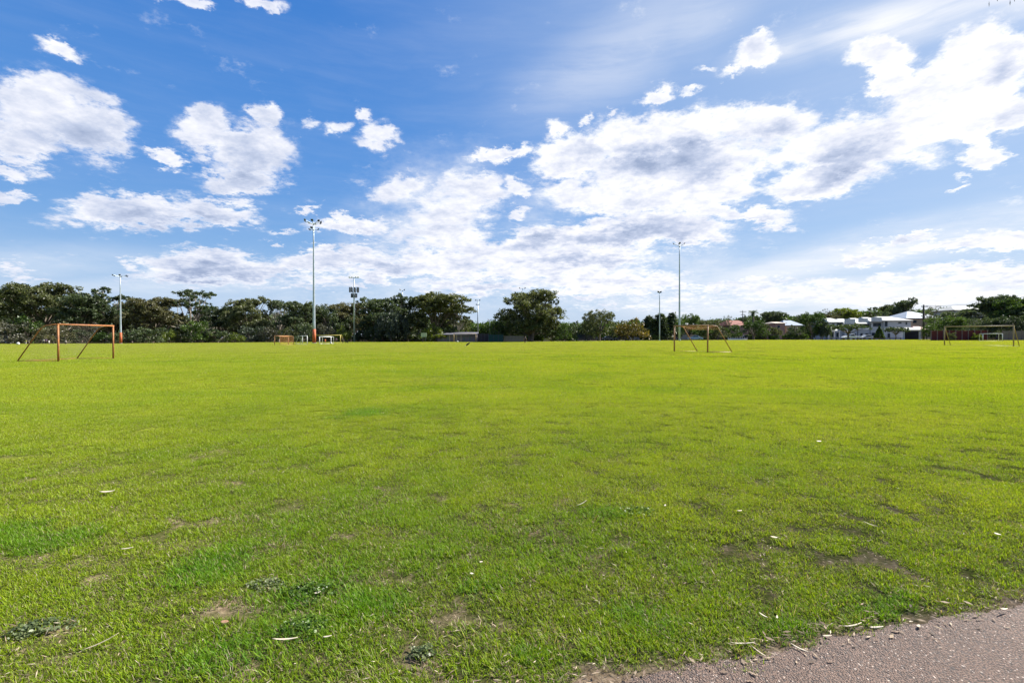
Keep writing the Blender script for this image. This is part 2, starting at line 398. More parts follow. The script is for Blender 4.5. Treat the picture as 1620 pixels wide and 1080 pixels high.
def turf_mat():
    m = bpy.data.materials.new('turf'); m.use_nodes = True; T = NT(m.node_tree)
    T.n.clear(); out = T.node('ShaderNodeOutputMaterial')
    g = T.node('ShaderNodeNewGeometry'); P = g.outputs['Position']
    def attr(n):
        a = T.node('ShaderNodeAttribute'); a.attribute_name = n; return a.outputs['Fac']
    worn, dry, dark, far, out_ = attr('worn'), attr('dry'), attr('dark'), attr('far'), attr('verge')
    # stretched mowing/wear bands on the field
    mp = T.node('ShaderNodeMapping'); T.l.new(P, mp.inputs[0]); mp.inputs[3].default_value = (0.05, 0.16, 1); mp.inputs[2].default_value = (0, 0, R(7))
    big = T.noise(mp.outputs[0], 1.0, 6, 0.65)
    mp2 = T.node('ShaderNodeMapping'); T.l.new(P, mp2.inputs[0]); mp2.inputs[3].default_value = (0.6, 0.9, 1)
    mid = T.noise(mp2.outputs[0], 1.0, 7, 0.7)
    fine = T.noise(P, 22.0, 5, 0.75)
    fine2 = T.noise(P, 5.0, 6, 0.75)
    c = T.mix(T.step(mid, 0.3, 0.72), (0.155, 0.215, 0.010), (0.24, 0.29, 0.016))
    c = T.mix(T.step(big, 0.36, 0.66), c, (0.30, 0.32, 0.035))
    c = T.mix(T.math('MULTIPLY', T.step(T.noise(mp.outputs[0], 2.7, 5, 0.7), 0.52, 0.72), 0.45), c, (0.20, 0.20, 0.045))
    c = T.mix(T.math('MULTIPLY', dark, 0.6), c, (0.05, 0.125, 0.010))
    grain = T.math('ADD', T.math('MULTIPLY', fine, 0.55), T.math('MULTIPLY', fine2, 0.45))
    c = T.mix(T.step(grain, 0.33, 0.68, 0.40, 0.0), c, (0.030, 0.055, 0.006))
    # soil below the blades and in worn spots
    soil = T.mix(T.step(fine, 0.3, 0.7), (0.14, 0.095, 0.060), (0.30, 0.23, 0.15))
    soil = T.mix(T.step(T.noise(P, 60.0, 4, 0.7), 0.55, 0.75), soil, (0.40, 0.33, 0.23))
    under = T.mix(T.step(T.noise(P, 30.0, 5, 0.7), 0.35, 0.7), (0.045, 0.060, 0.012), (0.120, 0.105, 0.045))
    nearc = T.mix(worn, under, soil)
    farc = T.mix(T.math('MULTIPLY', worn, 0.55), c, (0.11, 0.095, 0.05))
    c = T.mix(far, nearc, farc)
    mulch = T.mix(T.step(T.noise(P, 0.35, 5, 0.7), 0.35, 0.65), (0.030, 0.026, 0.016), (0.075, 0.060, 0.032))
    c = T.mix(out_, c, mulch)
    df = T.node('ShaderNodeBsdfDiffuse'); df.inputs['Roughness'].default_value = 1.0
    T.l.new(c, df.inputs[0])
    bp = T.node('ShaderNodeBump'); bp.inputs['Strength'].default_value = 0.9; bp.inputs['Distance'].default_value = 0.03
    T.l.new(T.math('ADD', T.math('MULTIPLY', fine, 0.5), fine2), bp.inputs['Height']); T.l.new(bp.outputs[0], df.inputs['Normal'])
    T.l.new(df.outputs[0], out.inputs[0])
    return m
TURF = turf_mat()

GR_NEAR, GR_FAR = 9.0, 30.0
def ground():
    nc, nr = 520, 430
    u = np.linspace(-1.75, 1.75, nc)
    t = np.linspace(0, 1, nr)
    s = np.exp(np.log(1.2)+(np.log(75)-np.log(1.2))*t)           # y+4 from 1.2 to 75
    s = np.concatenate([s, np.exp(np.linspace(np.log(75), np.log(300), 60))[1:], np.exp(np.linspace(np.log(300), np.log(7000), 14))[1:]])
    S, U = np.meshgrid(s, u, indexing='ij')
    X = U*S; Y = S-4
    Z = gz(X, Y) + (fbm(X*1.2, Y*1.2, 3, 0)-0.5)*0.028*sstep(Y, 0.5, 4)*sstep(Y, 16, 4)*sstep(Y-path_y(X), 0.0, 1.0)
    V = np.stack([X, Y, Z], -1).reshape(-1, 3)
    r, c = S.shape
    i = np.arange(r-1)[:, None]*c + np.arange(c-1)[None, :]
    Fc = np.stack([i, i+1, i+c+1, i+c], -1).reshape(-1, 4)
    worn, dry, dark = fields(V[:, 0], V[:, 1])
    # a strip tinted darker green, seen at 665-675, 545-590
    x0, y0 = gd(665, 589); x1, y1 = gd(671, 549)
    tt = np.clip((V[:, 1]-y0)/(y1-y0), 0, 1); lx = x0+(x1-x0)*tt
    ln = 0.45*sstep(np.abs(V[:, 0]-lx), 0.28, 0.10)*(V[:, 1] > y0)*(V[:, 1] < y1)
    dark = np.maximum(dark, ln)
    far = sstep(np.hypot(V[:, 0]*0.8, V[:, 1]), 4.0, 13.0)
    # verge beyond the mown field
    uu = V[:, 0]/np.maximum(V[:, 1], 1)
    ed = edge_d(uu)
    verge = sstep(V[:, 1] + (fbm(V[:, 0]*.15, V[:, 1]*.15, 3)-.5)*3, ed-0.8, ed+1.2)
    # behind the camera, joined at the edge
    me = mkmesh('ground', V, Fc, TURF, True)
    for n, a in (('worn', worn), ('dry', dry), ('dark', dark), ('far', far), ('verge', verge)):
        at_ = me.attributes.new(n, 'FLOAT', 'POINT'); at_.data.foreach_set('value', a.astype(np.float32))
    o = link('ground', me); o['kind'] = 'structure'
    b = MB(); xs = 1.75*1.2
    b.add([(-7000, -7000, 0), (7000, -7000, 0), (7000, -2.8, 0), (xs, -2.8, 0), (-xs, -2.8, 0), (-7000, -2.8, 0)], [(0, 1, 2, 3, 4, 5)])
    b.add([(xs, -2.8, 0), (7000, -2.8, 0), (7000, 3996, 0)], [(0, 1, 2)])
    b.add([(-xs, -2.8, 0), (-7000, 3996, 0), (-7000, -2.8, 0)], [(0, 1, 2)])
    o2 = b.build('ground', TURF); 
    a = o2.data.attributes.new('far', 'FLOAT', 'POINT'); a.data.foreach_set('value', [1.0]*len(o2.data.vertices))
    o2['kind'] = 'structure'
ground()

# ------------------------------------------------------------------ path
def asphalt():
    m = bpy.data.materials.new('asphalt'); m.use_nodes = True; T = NT(m.node_tree); b = T.n['Principled BSDF']
    g = T.node('ShaderNodeNewGeometry'); P = g.outputs['Position']
    def vor(sc_, f='F1'):
        v = T.node('ShaderNodeTexVoronoi'); v.feature = f; T.l.new(P, v.inputs['Vector']); v.inputs['Scale'].default_value = sc_; return v
    v = vor(120); v2 = vor(60)
    big = T.noise(P, 1.3, 5, 0.65)
    c = T.mix(T.step(big, 0.3, 0.7), (0.092, 0.055, 0.038), (0.150, 0.093, 0.066))
    sp = T.node('ShaderNodeSeparateColor'); T.l.new(v.outputs['Color'], sp.inputs[0])
    c = T.mix(T.step(sp.outputs[0], 0.55, 0.8, 0, .75), c, (0.20, 0.130, 0.098))
    c = T.mix(T.step(sp.outputs[1], 0.97, 0.98), c, (0.42, 0.34, 0.28))
    c = T.mix(T.step(sp.outputs[2], 0.2, 0.05, 0, .8), c, (0.04, 0.032, 0.03))
    c = T.mix(T.step(v.outputs['Distance'], 0.35, 0.7, 0, .75), c, (0.035, 0.026, 0.022))
    T.l.new(c, b.inputs['Base Color']); b.inputs['Roughness'].default_value = 0.85
    bp = T.node('ShaderNodeBump'); bp.inputs['Strength'].default_value = 1.0; bp.inputs['Distance'].default_value = 0.008
    h = T.math('SUBTRACT', T.math('MULTIPLY', T.noise(P, 45, 4, .7), 0.8), v.outputs['Distance'])
    T.l.new(h, bp.inputs['Height']); T.l.new(bp.outputs[0], b.inputs['Normal'])
    return m
ASPH = asphalt()
def path():
    xs = np.concatenate([np.linspace(-60, -3, 30), np.linspace(-3, 8, 551)[1:], np.linspace(8, 80, 40)[1:]])
    e = path_y(xs) + (fbm(xs*2.2, xs*0+3.3, 4, 1)-0.5)*0.20 + (fbm(xs*14, xs*0+8.3, 3, 2)-0.5)*0.09
    rows = [e, e-0.03, e-0.5, e-1.2, e-2.0, path_y(xs)-2.7]
    zz = [0.001, 0.010, 0.014, 0.017, 0.013, 0.008]
    V = np.concatenate([np.stack([xs + k*0, r, np.full_like(xs, z)], -1) for k, (r, z) in enumerate(zip(rows, zz))])
    n = len(xs); i = (np.arange(5)[:, None]*n + np.arange(n-1)[None, :])
    Fc = np.stack([i, i+n, i+n+1, i+1], -1).reshape(-1, 4)
    o = link('path', mkmesh('path', V, Fc, ASPH, True)); o['kind'] = 'structure'
path()

# ------------------------------------------------------------------ grass blades (stuff)
def blade_mat():
    m = bpy.data.materials.new('grass_blade'); m.use_nodes = True; T = NT(m.node_tree)
    T.n.clear(); out = T.node('ShaderNodeOutputMaterial')
    def ia(n):
        a = T.node('ShaderNodeAttribute'); a.attribute_type = 'INSTANCER'; a.attribute_name = n; return a.outputs['Fac']
    g = T.node('ShaderNodeNewGeometry'); r = g.outputs['Random Per Island']
    hcol = T.node('ShaderNodeAttribute'); hcol.attribute_name = 'h'; h = hcol.outputs['Fac']
    P = g.outputs['Position']
    mp = T.node('ShaderNodeMapping'); T.l.new(P, mp.inputs[0]); mp.inputs[3].default_value = (0.05, 0.16, 1); mp.inputs[2].default_value = (0, 0, R(7))
    big = T.noise(mp.outputs[0], 1.0, 6, 0.65)
    worn, dry, dark = ia('worn'), ia('dry'), ia('dark')
    c = T.ramp(T.math('ADD', T.math('MULTIPLY', r, 0.7), T.math('MULTIPLY', dry, 0.45)),
               [(0.05, (0.110, 0.215, 0.006)), (0.4, (0.205, 0.310, 0.007)), (0.75, (0.300, 0.370, 0.010)), (1.0, (0.40, 0.40, 0.055))])
    c = T.mix(T.step(big, 0.36, 0.66, 0, .6), c, (0.320, 0.365, 0.022))
    c = T.mix(T.math('MULTIPLY', dark, 0.75), c, (0.070, 0.215, 0.010))
    deadf = T.math('GREATER_THAN', T.math('ADD', T.math('MULTIPLY', worn, 0.62), T.math('FRACT', T.math('MULTIPLY', r, 7.31))), 0.90)
    c = T.mix(deadf, c, T.ramp(T.math('FRACT', T.math('MULTIPLY', r, 23.7)), [(0, (0.13, 0.095, 0.05)), (0.6, (0.30, 0.24, 0.13)), (1, (0.46, 0.40, 0.27))]))
    c = T.mix(T.step(h, 0.0, 0.6, 0.88, 0.0), c, (0.035, 0.050, 0.012))  # shade low down between the blades, put into the root colour
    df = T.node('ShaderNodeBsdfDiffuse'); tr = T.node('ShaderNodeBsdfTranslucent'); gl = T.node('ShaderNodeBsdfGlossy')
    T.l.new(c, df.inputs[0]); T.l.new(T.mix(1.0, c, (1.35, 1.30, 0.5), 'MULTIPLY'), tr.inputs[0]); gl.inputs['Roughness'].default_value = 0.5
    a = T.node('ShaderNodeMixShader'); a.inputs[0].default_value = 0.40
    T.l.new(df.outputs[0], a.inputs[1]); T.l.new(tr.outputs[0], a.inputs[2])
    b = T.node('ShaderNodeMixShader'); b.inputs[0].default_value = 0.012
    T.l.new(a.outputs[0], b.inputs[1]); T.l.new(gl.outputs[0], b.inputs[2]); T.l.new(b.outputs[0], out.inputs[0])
    return m
def grass():
    BM = blade_mat()
    coll = bpy.data.collections.new('grass_tufts')
    def tuft(k, n, rad, ln, wd, segs):
        V = []; Fc = []; Hh = []
        for i in range(n):
            a = random.random()*6.283; q = math.sqrt(random.random())*rad
            x, y = q*math.cos(a), q*math.sin(a)
            L = ln*(0.45+random.random()*0.9); w = wd*(0.6+0.8*random.random())
            th = random.random()*6.283; lean = random.uniform(0.15, 1.25); curl = random.uniform(0.1, 1.1)
            dx, dy = math.cos(th), math.sin(th); sx, sy = -dy, dx
            tw = random.uniform(-.6, .6); sx, sy = sx*math.cos(tw)-sy*math.sin(tw), sx*math.sin(tw)+sy*math.cos(tw)
            px_, pz = 0.0, 0.0; b = len(V)
            for s_ in range(segs+1):
                t = s_/segs; ww = w*(1-t)**0.7*0.5 if s_ < segs else 0
                cx, cy = x+dx*px_, y+dy*px_
                if s_ < segs:
                    V += [(cx-sx*ww, cy-sy*ww, pz), (cx+sx*ww, cy+sy*ww, pz)]; Hh += [t, t]
                else:
                    V.append((cx, cy, pz)); Hh.append(1)
                an = lean + curl*t; px_ += math.sin(an)*L/segs; pz += math.cos(an)*L/segs
                pz = max(pz, 0.002)
            for s_ in range(segs-1): Fc.append((b+2*s_, b+2*s_+1, b+2*s_+3, b+2*s_+2))
            Fc.append((b+2*segs-2, b+2*segs-1, b+2*segs))
        me = mkmesh('grass_tuft', V, Fc, BM)
        at_ = me.attributes.new('h', 'FLOAT', 'POINT'); at_.data.foreach_set('value', Hh)
        o = bpy.data.objects.new('grass_tuft_%02d' % k, me); coll.objects.link(o)
    for k in range(6): tuft(k, 330, 0.13, 0.029, 0.0036, 3)        # short turf, near
    for k in range(6, 9): tuft(k, 330, 0.20, 0.036, 0.0065, 2)     # farther turf
    for k in range(9, 12): tuft(k, 110, 0.07, 0.050, 0.0045, 3)    # taller clumps
    for k in range(12, 15): tuft(k, 800, 0.95, 0.055, 0.016, 1)   # turf seen far off
    pts = []; at_i = []
    def scatter(y0, y1, dens, kinds, prune=1.0, fade=None, sc_=1.0):
        A = 1.22*(y1*y1-y0*y0)+ (y1-y0)*2.0
        n = int(A*dens)
        y = np.sqrt(rng.random(n)*(y1*y1-y0*y0)+y0*y0); x = (rng.random(n)*2-1)*(y*1.22+0.6)
        e = y - path_y(x) - (fbm(x*2.2, x*0+3.3, 4, 1)-0.5)*0.20 + (fbm(x*7, y*7, 3, 6)-.5)*.16
        w, d, k = fields(x, y)
        keep = (e > 0.05) & (rng.random(n) > w*0.86*prune)
        if fade: keep &= rng.random(n) < sstep(y, fade[1], fade[0])
        x, y, w, d, k = x[keep], y[keep], w[keep], d[keep], k[keep]
        z = gz(x, y) + (fbm(x*1.2, y*1.2, 3, 0)-0.5)*0.028*sstep(y, 0.5, 4)*sstep(y, 16, 4)*sstep(y-path_y(x), 0.0, 1.0)
        idx = rng.integers(kinds[0], kinds[1], len(x))
        s = (0.75+0.5*rng.random(len(x)))*sc_*(0.88+0.3*fbm(x*0.9, y*0.9, 3, 7))*(1-0.35*w)*(1+0.25*k)
        pts.append((x, y, z, w, d, k, idx, s))
    scatter(1.6, 6.0, 75, (0, 6)); scatter(6.0, 14.0, 62, (0, 6), sc_=1.1); scatter(11.0, GR_FAR, 26, (6, 9), fade=(22, GR_FAR+8), sc_=1.15)
    n = 38000; y = 17+135*rng.random(n)**0.64; x = (rng.random(n)*2-1)*y*1.3; w, d, k = fields(x, y)
    keep = (y < edge_d(x/y)-1.2) & (rng.random(n) < sstep(y, 17, 26)); x, y, w, d, k = [q[keep] for q in (x, y, w, d, k)]
    w = np.clip(w+.30*sstep(y, 22, 70), 0, 1)
    pts.append((x, y, gz(x, y), w, np.clip(d+.35*sstep(y, 25, 80), 0, 1), k*.4, rng.integers(12, 15, len(x)), 0.8+0.5*rng.random(len(x))))
    # taller clumps concentrate in the lush spots
    n = 9000; y = 1.6+ (rng.random(n)**1.3)*12; x = (rng.random(n)*2-1)*(y*1.2+0.5)
    w, d, k = fields(x, y); e = y-path_y(x)-(fbm(x*2.2, x*0+3.3, 4, 1)-0.5)*0.20
    keep = (rng.random(n) < 0.05+0.95*k*(1-w)) & (e > 0.03)
    x, y, w, d, k = [q[keep] for q in (x, y, w, d, k)]
    z = (fbm(x*1.2, y*1.2, 3, 0)-0.5)*0.028*sstep(y, 0.5, 4)*sstep(y-path_y(x), 0.0, 1.0)
    pts.append((x, y, z, w, d, k, rng.integers(9, 12, len(x)), 0.6+0.5*rng.random(len(x))))
    X, Y, Z, Wn, Dr, Dk, I, S = [np.concatenate(q) for q in zip(*pts)]
    me = bpy.data.meshes.new('grass'); me.vertices.add(len(X))
    me.vertices.foreach_set('co', np.stack([X, Y, Z], -1).astype(np.float32).ravel())
    for nme, a in (('worn', Wn), ('dry', Dr), ('dark', Dk), ('scl', S)):
        q = me.attributes.new(nme, 'FLOAT', 'POINT'); q.data.foreach_set('value', a.astype(np.float32))
    q = me.attributes.new('idx', 'INT', 'POINT'); q.data.foreach_set('value', I.astype(np.int32))
    q = me.attributes.new('rot', 'FLOAT_VECTOR', 'POINT')
    rot = np.zeros((len(X), 3), np.float32); rot[:, 2] = rng.random(len(X))*6.283
    q.data.foreach_set('vector', rot.ravel())
    o = link('grass', me); o['kind'] = 'stuff'; o['label'] = 'short yellow green turf blades over the near part of the playing field'; o['category'] = 'grass'
    me.materials.append(BM)
    ng = bpy.data.node_groups.new('scatter_grass', 'GeometryNodeTree')
    ng.interface.new_socket('Geometry', in_out='INPUT', socket_type='NodeSocketGeometry')
    ng.interface.new_socket('Geometry', in_out='OUTPUT', socket_type='NodeSocketGeometry')
    N, L = ng.nodes, ng.links
    gi = N.new('NodeGroupInput'); go = N.new('NodeGroupOutput'); ip = N.new('GeometryNodeInstanceOnPoints')
    ci = N.new('GeometryNodeCollectionInfo'); ci.inputs[0].default_value = coll; ci.inputs['Separate Children'].default_value = True; ci.inputs['Reset Children'].default_value = True
    def na(nm, t):
        a = N.new('GeometryNodeInputNamedAttribute'); a.data_type = t; a.inputs['Name'].default_value = nm
        return [s for s in a.outputs if s.enabled and s.name == 'Attribute'][0]
    L.new(gi.outputs[0], ip.inputs['Points']); L.new(ci.outputs[0], ip.inputs['Instance'])
    ip.inputs['Pick Instance'].default_value = True
    L.new(na('idx', 'INT'), ip.inputs['Instance Index']); L.new(na('rot', 'FLOAT_VECTOR'), ip.inputs['Rotation']); L.new(na('scl', 'FLOAT'), ip.inputs['Scale'])
    L.new(ip.outputs[0], go.inputs[0])
    md = o.modifiers.new('scatter', 'NODES'); md.node_group = ng
    print('grass tufts', len(X))
grass()
#@@REST
# ------------------------------------------------------------------ trees
def tubes_mesh(name, tubes, mat, n=6):
    b = MB()
    for pts, rad in tubes: b.tube(pts, rad, n, False)
    return mkmesh(name, b.v, b.f, mat, True)

def leaves(C, S, size, nrm=None, elong=1.5, droop=0.0):
    """one folded leaf spray per centre (two triangles-pairs), random facing"""
    n = len(C)
    a = rng.normal(size=(n, 3)); a[:, 2] -= droop*abs(rng.normal(size=n))*1.5
    a /= np.linalg.norm(a, axis=1, keepdims=True)
    r = rng.normal(size=(n, 3)); b = np.cross(a, r); b /= np.linalg.norm(b, axis=1, keepdims=True)
    s = (size*(0.55+0.9*rng.random(n)))[:, None]*S[:, None]
    A = a*s*elong*0.5; B = b*s*0.5
    k = np.cross(A, B); k = k/np.linalg.norm(k, axis=1, keepdims=True)*s*0.16
    V = np.stack([C-A, C+B*rng.uniform(.6, 1.1, (n, 1))+k, C+A, C-B*rng.uniform(.6, 1.1, (n, 1))+k], 1).reshape(-1, 3)
    Fc = (np.arange(n)*4)[:, None] + np.array([[0, 1, 2, 3]])
    return V, Fc

def crown_pts(lobes, per, flat=1.0, fill=0.35):
    P = []
    for (c, r, dens) in lobes:
        n = int(per*dens*(r[0]*r[1]+r[0]*r[2]+r[1]*r[2])/3)
        # sub clumps over the lobe's surface
        m = max(5, int(9*dens*((r[0]+r[1]+r[2])/3)**1.1))
        d = rng.normal(size=(m, 3)); d[:, 2] = d[:, 2]*0.9+0.25; d /= np.linalg.norm(d, axis=1, keepdims=True)
        q = (1-fill*rng.random(m)**1.5)[:, None]
        cc = np.array(c) + d*q*np.array(r)
        cr = rng.uniform(0.5, 1.05, m)*min(r)*0.36+0.22
        i = rng.integers(0, m, n)
        off = rng.normal(size=(n, 3)); off /= np.linalg.norm(off, axis=1, keepdims=True)
        off *= (rng.random(n)**0.45)[:, None]*cr[i][:, None]; off[:, 2] *= flat
        P.append(cc[i]+off)
    return np.concatenate(P)

TREES = {}
def proto(kind, seed):
    """unit-less tree prototypes built in metres: returns (crown mesh, trunk mesh, height, half width)"""
    global rng
    rs = random.Random(seed); rng = np.random.default_rng(seed+100)
    bark = pmat('bark', (0.16, 0.13, 0.10), (0.07, 0.055, 0.045), 2.5, .9, bump=.4)
    pale = pmat('pale_bark', (0.42, 0.38, 0.32), (0.18, 0.15, 0.12), 1.2, .8, bump=.3)
    tubes = []; lobes = []
    if kind in ('gum', 'layered', 'open'):
        Ht = 18.0; Wd = 9.0
        base = Vector((0, 0, 0)); fork = Vector((rs.uniform(-.6, .6), rs.uniform(-.4, .4), Ht*rs.uniform(.18, .28)))
        tubes.append(([base, base.lerp(fork, .5)+Vector((.15, 0, 0)), fork], [.55, .45, .40]))
        nl = {'gum': 16, 'layered': 16, 'open': 17}[kind]
        for i in range(nl):
            a = 6.283*i/nl + rs.uniform(-.4, .4)
            lev = rs.choice([.38, .55, .7, .84, .93]) if kind != 'layered' else rs.choice([.5, .62, .78, .92])
            rad = Wd*(math.sqrt(max(0.05, 1-((lev-.55)/.52)**2)))*rs.uniform(.45, .82)
            c = Vector((math.cos(a)*rad, math.sin(a)*rad*.9, Ht*lev))
            r = rs.uniform(1.7, 3.1)*(1.15 if kind == 'gum' else .95)
            h = .72 if kind == 'gum' else (.5 if kind == 'layered' else .6)
            lobes.append((c, (r*1.15, r*1.1, r*h), 1.0 if kind != 'open' else .75))
            mid = fork.lerp(c, .5) + Vector((rs.uniform(-.5, .5), rs.uniform(-.5, .5), -0.8))
            tubes.append(([fork, mid, c-Vector((0, 0, r*.2))], [.24, .15, .05]))
            for k in range(2):
                e = c + Vector((rs.uniform(-1, 1)*r, rs.uniform(-1, 1)*r, rs.uniform(-.1, .6)*r))
                tubes.append(([mid, mid.lerp(e, .6)+Vector((0, 0, .3)), e], [.09, .06, .02]))
        if kind == 'gum': lobes.append((Vector((0, 0, Ht*.62)), (4.6, 4.2, 4.0), .8)); lobes.append((Vector((0, 0, Ht*.85)), (3.4, 3.2, 2.4), 1))
        P = crown_pts(lobes, 165, .8, .5); P = P[P[:, 2] > 2.0]
        V, Fc = leaves(P, np.ones(len(P)), .30, elong=1.7, droop=.5); tm = pale if kind != 'gum' else bark
    elif kind == 'round':
        Ht = 12.0; Wd = 8.0
        tubes.append(([(0, 0, 0), (.1, 0, 1.2), (0, .1, 2.8)], [.7, .5, .45]))
        for i in range(20):
            a = rs.uniform(0, 6.283); lev = rs.uniform(.26, .92)
            rad = Wd*math.sqrt(max(.05, 1-((lev-.45)/.58)**2))*rs.uniform(.5, .80)
            r = rs.uniform(1.5, 2.5); c = Vector((math.cos(a)*rad, math.sin(a)*rad, Ht*lev))
            lobes.append((c, (r*1.1, r*1.1, r*.85), 1))
            tubes.append(([(0, .1, 2.6), Vector((0, 0, 3.0)).lerp(c, .5), c], [.28, .15, .05]))
        lobes.append((Vector((0, 0, Ht*.5)), (6.0, 6.0, 4.4), .6))
        P = crown_pts(lobes, 140, .9, .3); P = P[P[:, 2] > 1.1]
        V, Fc = leaves(P, np.ones(len(P)), .28, elong=1.3); tm = bark
    elif kind == 'bush':
        Ht = 5.0; Wd = 4.0
        for i in range(12):
            a = rs.uniform(0, 6.283); lev = rs.uniform(.18, .85); rad = Wd*math.sqrt(max(.05, 1-((lev-.3)/.75)**2))*rs.uniform(.3, .78)
            r = rs.uniform(.8, 1.4); lobes.append((Vector((math.cos(a)*rad, math.sin(a)*rad, Ht*lev)), (r, r, r*.85), 1))
            tubes.append(([(rs.uniform(-.3, .3), 0, 0), Vector((0, 0, .6)), lobes[-1][0]], [.12, .09, .03]))
        lobes.append((Vector((0, 0, Ht*.42)), (2.7, 2.7, 1.9), .8))
        P = crown_pts(lobes, 150, .9, .3); P = P[P[:, 2] > .15]
        V, Fc = leaves(P, np.ones(len(P)), .25, elong=1.4); tm = bark
    elif kind == 'weeping':
        Ht = 8.0; Wd = 5.0
        tubes.append(([(0, 0, 0), (.1, 0, 1.2), (0, .1, 3)], [.35, .28, .22])); Pl = []
        for i in range(60):
            a = rs.uniform(0, 6.283); q = rs.random()**.5; top = Ht*(1-.42*q*q)*rs.uniform(.85, 1)
            x, y = math.cos(a)*q*Wd, math.sin(a)*q*Wd; bot = top*rs.uniform(.15, .55)
            n = 150; t = np.linspace(0, 1, n); p = np.stack([x*(1+.12*t), y*(1+.12*t), top+(bot-top)*t], 1)+rng.normal(size=(n, 3))*[.32, .32, .18]; Pl.append(p)
            if i % 3 == 0: tubes.append(([(0, .1, 2.8), (x*.5, y*.5, top*.8), (x, y, top*.95)], [.12, .07, .03]))
        P = np.concatenate(Pl); P = P[P[:, 2] > .9]; V, Fc = leaves(P, np.ones(len(P)), .27, elong=2.2, droop=1.5); tm = bark
    elif kind == 'sheoak':
        Ht = 9.0; Wd = 2.4
        tubes.append(([(0, 0, 0), (.1, 0, 3), (0, .1, 8)], [.22, .16, .05])); Pl = []
        for i in range(70):
            lev = rs.uniform(.12, 1.0); q = Wd*(1-lev)**.55*rs.uniform(.35, 1) + .15; a = rs.uniform(0, 6.283)
            n = 75; t = np.linspace(0, 1, n)
            p = np.stack([math.cos(a)*q*t, math.sin(a)*q*t, Ht*lev*.86+t*1.2], 1)+rng.normal(size=(n, 3))*[.2, .2, .3]; Pl.append(p)
            tubes.append(([(0, 0, Ht*lev*.84), (math.cos(a)*q*.7, math.sin(a)*q*.7, Ht*lev*.86+.7)], [.04, .015]))
        P = np.concatenate(Pl); V, Fc = leaves(P, np.ones(len(P)), .24, elong=2.6); tm = bark
    elif kind == 'umbrella':
        Ht = 5.5; Wd = 5.8
        tubes.append(([(0, 0, 0), (.25, 0, 1.0), (.1, .1, 2.2)], [.32, .24, .22]))
        for i in range(13):
            a = 6.283*i/13+rs.uniform(-.2, .2); rad = Wd*rs.uniform(.25, .8); r = rs.uniform(1.1, 1.7)
            c = Vector((math.cos(a)*rad, math.sin(a)*rad, Ht*(.83-.22*(rad/Wd)**2)+rs.uniform(-.3, .2)))
            lobes.append((c, (r*1.1, r*1.1, r*.55), 1)); tubes.append(([(.1, .1, 2.0), Vector((.1, .1, 2.2)).lerp(c, .5)+Vector((0, 0, .2)), c], [.14, .09, .03]))
        P = crown_pts(lobes, 120, .8, .4); V, Fc = leaves(P, np.ones(len(P)), .27, elong=1.4); tm = bark
    elif kind == 'bare':
        Ht = 9.0; Wd = 4.5
        tubes.append(([(0, 0, 0), (.15, 0, 1.5), (0, .1, 3.2)], [.26, .2, .16]))
        for i in range(11):
            a = rs.uniform(0, 6.283); e = Vector((math.cos(a)*Wd*rs.uniform(.4, .95), math.sin(a)*Wd*rs.uniform(.4, .95), Ht*rs.uniform(.6, 1)))
            m_ = Vector((0, 0, 3)).lerp(e, .5)+Vector((0, 0, -.3)); tubes.append(([(0, .1, 3), m_, e], [.1, .06, .02]))
            for k in range(4):
                e2 = m_.lerp(e, rs.random())+Vector((rs.uniform(-1, 1), rs.uniform(-1, 1), rs.uniform(0, 1))); tubes.append(([m_, e2], [.04, .012]))
                lobes.append((e2, (.5, .5, .35), .6))
        P = crown_pts(lobes, 120, .8, .4); V, Fc = leaves(P, np.ones(len(P)), .22, elong=1.6); tm = bark
    elif kind == 'cone':
        Ht = 6.0; Wd = 1.7
        tubes.append(([(0, 0, 0), (0, 0, 5)], [.14, .04]))
        n = 2600; t = rng.random(n)**1.4; a = rng.random(n)*6.283; q = Wd*(1-t)**.8*np.sqrt(rng.random(n)*.6+.4)
        P = np.stack([np.cos(a)*q, np.sin(a)*q, .5+t*5.5], 1); V, Fc = leaves(P, np.ones(n), .24); tm = bark
    me = mkmesh('crown', V, Fc, MATS['leaf_dark']); tr = tubes_mesh('trunk', tubes, tm)
    zs = np.percentile(V[:, 2], 99.6); ws = np.percentile(np.abs(V[:, 0]), 98.5)
    return me, tr, float(zs), float(ws)

leafmat('leaf_dark', (0.018, 0.030, 0.015), (0.066, 0.094, 0.042), (0.13, 0.155, 0.080), .30)
leafmat('leaf_olive', (0.025, 0.032, 0.014), (0.095, 0.110, 0.044), (0.17, 0.175, 0.085), .30)
leafmat('leaf_green', (0.014, 0.030, 0.008), (0.058, 0.100, 0.018), (0.10, 0.15, 0.03), .35)
leafmat('leaf_bright', (0.030, 0.050, 0.008), (0.140, 0.180, 0.020), (0.22, 0.24, 0.03), .4)
leafmat('leaf_blue', (0.018, 0.028, 0.022), (0.065, 0.085, 0.060), (0.13, 0.15, 0.12), .25)
leafmat('leaf_brown', (0.028, 0.030, 0.014), (0.100, 0.098, 0.044), (0.17, 0.155, 0.08), .28)
leafmat('leaf_autumn', (0.035, 0.034, 0.010), (0.13, 0.105, 0.024), (0.26, 0.17, 0.04), .35)
leafmat('leaf_grey', (0.028, 0.030, 0.022), (0.100, 0.100, 0.072), (0.17, 0.165, 0.13), .25)

